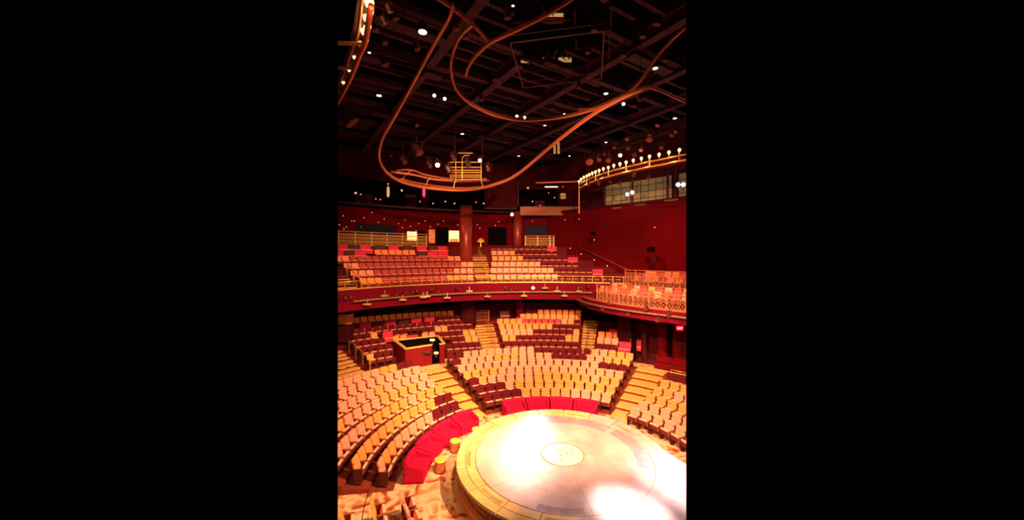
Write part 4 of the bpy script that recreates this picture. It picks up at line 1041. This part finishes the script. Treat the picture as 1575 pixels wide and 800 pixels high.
# racks and silhouettes in galleries
for i, (px, w_, h_, lab) in enumerate(((560,1.3,1.2,'dark equipment rack at the left of the left gallery'),(632,1.0,1.5,'dark cabinet in the left gallery behind the track'),(655,.5,2.0,'narrow post shaped cabinet under the pod'),(830,1.0,1.4,'dark equipment cabinet in the middle gallery'),(874,.9,1.3,'dark console at the right of the middle gallery'))):
    p = un_r(px, RW+1.0); t = thing('equipment_rack', lab, 'equipment', (p.x, p.y, 13.5))
    MB().box(-w_/2, w_/2, -.3, .3, 0, h_).obj('cabinet', M['steel2'], t)
    for q in range(3): MB().box(-w_/2+.05, w_/2-.05, -.34, -.3, .15+q*.4, .4+q*.4).obj('drawer', M['walldark'], t)

# exit sign
ex = thing('exit_sign', 'glowing red EXIT sign on the dark wall at the right edge', 'sign', un_d(1046, 505, 24.2))
MB().box(-.24, .24, 0, .08, -.17, .17).obj('case', mat('exit_red', (.9,.02,.06), .5, emis=.9), ex, bevel=.02)
fc = bpy.data.curves.new('lettering', 'FONT'); fc.body = 'EXIT'; fc.size = .17; fc.align_x = 'CENTER'; fc.align_y = 'CENTER'; fc.extrude = .006
fo = bpy.data.objects.new('lettering', fc); me_ = None; C.objects.link(fo)
bpy.context.view_layer.update(); me_ = bpy.data.meshes.new_from_object(fo.evaluated_get(bpy.context.evaluated_depsgraph_get())); bpy.data.objects.remove(fo)
me_.materials.clear(); me_.materials.append(mat('exit_letters', (1,.75,.8), .5, emis=2.0)); part('lettering', me_, ex, Matrix.Translation((0,-.012,0)) @ Matrix.Rotation(PI/2, 4, 'X'))
# red chairs in the lower right corner
for i, (px, py, lab) in enumerate(((1036,540,'dim red chair at the right edge under the side box, front'),(1056,552,'dim red chair at the far right edge under the side box'),(1018,556,'dim red chair behind the right block railing'))):
    p = un_r(px, 13.3); t = love(Vector((p.x, p.y, 1.05)), math.radians(ang(p))+PI/2, 'dim', lab, 'red benches under the side box')

def number(group, text):
    L = [o for o in C.objects if o.get('group') == group]; L.sort(key=lambda o: project(o.location)[0])
    for i, o in enumerate(L): o['label'] = text % (ORD[i+1] if i+1 < len(ORD) else 'last but %d' % (len(L)-i-1) if i < len(L)-1 else 'last')
number('unlit stage lights under the roof grid', 'small unlit stage light under the dark roof grid, %s from the left')
number('star lights on the back wall', 'tiny round light point on the dark red back wall, %s from the left')
number('step lights on the right wall', 'tiny step light on the right wall, %s from the left')
number('lamps below the right catwalk', 'small lamp hung below the right catwalk rail, %s from the left')
number('small spotlights on the balcony pipe', 'small spotlight clamped on the balcony lighting pipe, %s from the left')
number('small spotlights on the side box pipe', 'small spotlight clamped below the right side box, %s from the left')
number('bar fittings under the right gallery', 'slim pale bar fitting under the right gallery ledge, %s from the left')
# ================================================================ only the part of the house the photograph shows is built: trim what runs on past it
bpy.context.view_layer.update()
planes = []
for px, sgn in ((519.6, 1), (1055.4, -1)):
    s = (px-HX)/F; n = Vector((1, -s, 0)).normalized()*sgn; planes.append((Vector(CAM), n))
for ob in [o for o in C.objects if o.type == 'MESH']:
    Mw = ob.matrix_world; bb = [Mw @ Vector(c) for c in ob.bound_box]
    for co, n in planes:
        ds = [(p-co).dot(n) for p in bb]
        if max(ds) <= 0: ob['gone'] = 1; break
        if min(ds) < 0:
            if ob.data.users > 1: ob.data = ob.data.copy()
            bm = bmesh.new(); bm.from_mesh(ob.data); Mi = Mw.inverted()
            lco = Mi @ co; ln = (Mw.to_3x3().transposed() @ n).normalized()
            r = bmesh.ops.bisect_plane(bm, geom=list(bm.verts)+list(bm.edges)+list(bm.faces), plane_co=lco, plane_no=ln, clear_inner=True)
            ed = [e for e in r['geom_cut'] if isinstance(e, bmesh.types.BMEdge)]
            if ed and len(bm.faces) < 4000:
                try: bmesh.ops.holes_fill(bm, edges=ed, sides=0)
                except Exception: pass
            n_f = len(bm.faces); bm.to_mesh(ob.data); bm.free(); ob.data.update()
            if not n_f: ob['gone'] = 1; break
for ob in [o for o in C.objects if o.get('gone')]:
    for ch in ob.children:
        mw = ch.matrix_world.copy(); ch.parent = ob.parent
        if not ch.get('gone'): ch.matrix_world = mw
    bpy.data.objects.remove(ob)
for ob in [o for o in C.objects if o.type == 'EMPTY' and not o.children]: bpy.data.objects.remove(ob)
print('individual seats', n_ind)
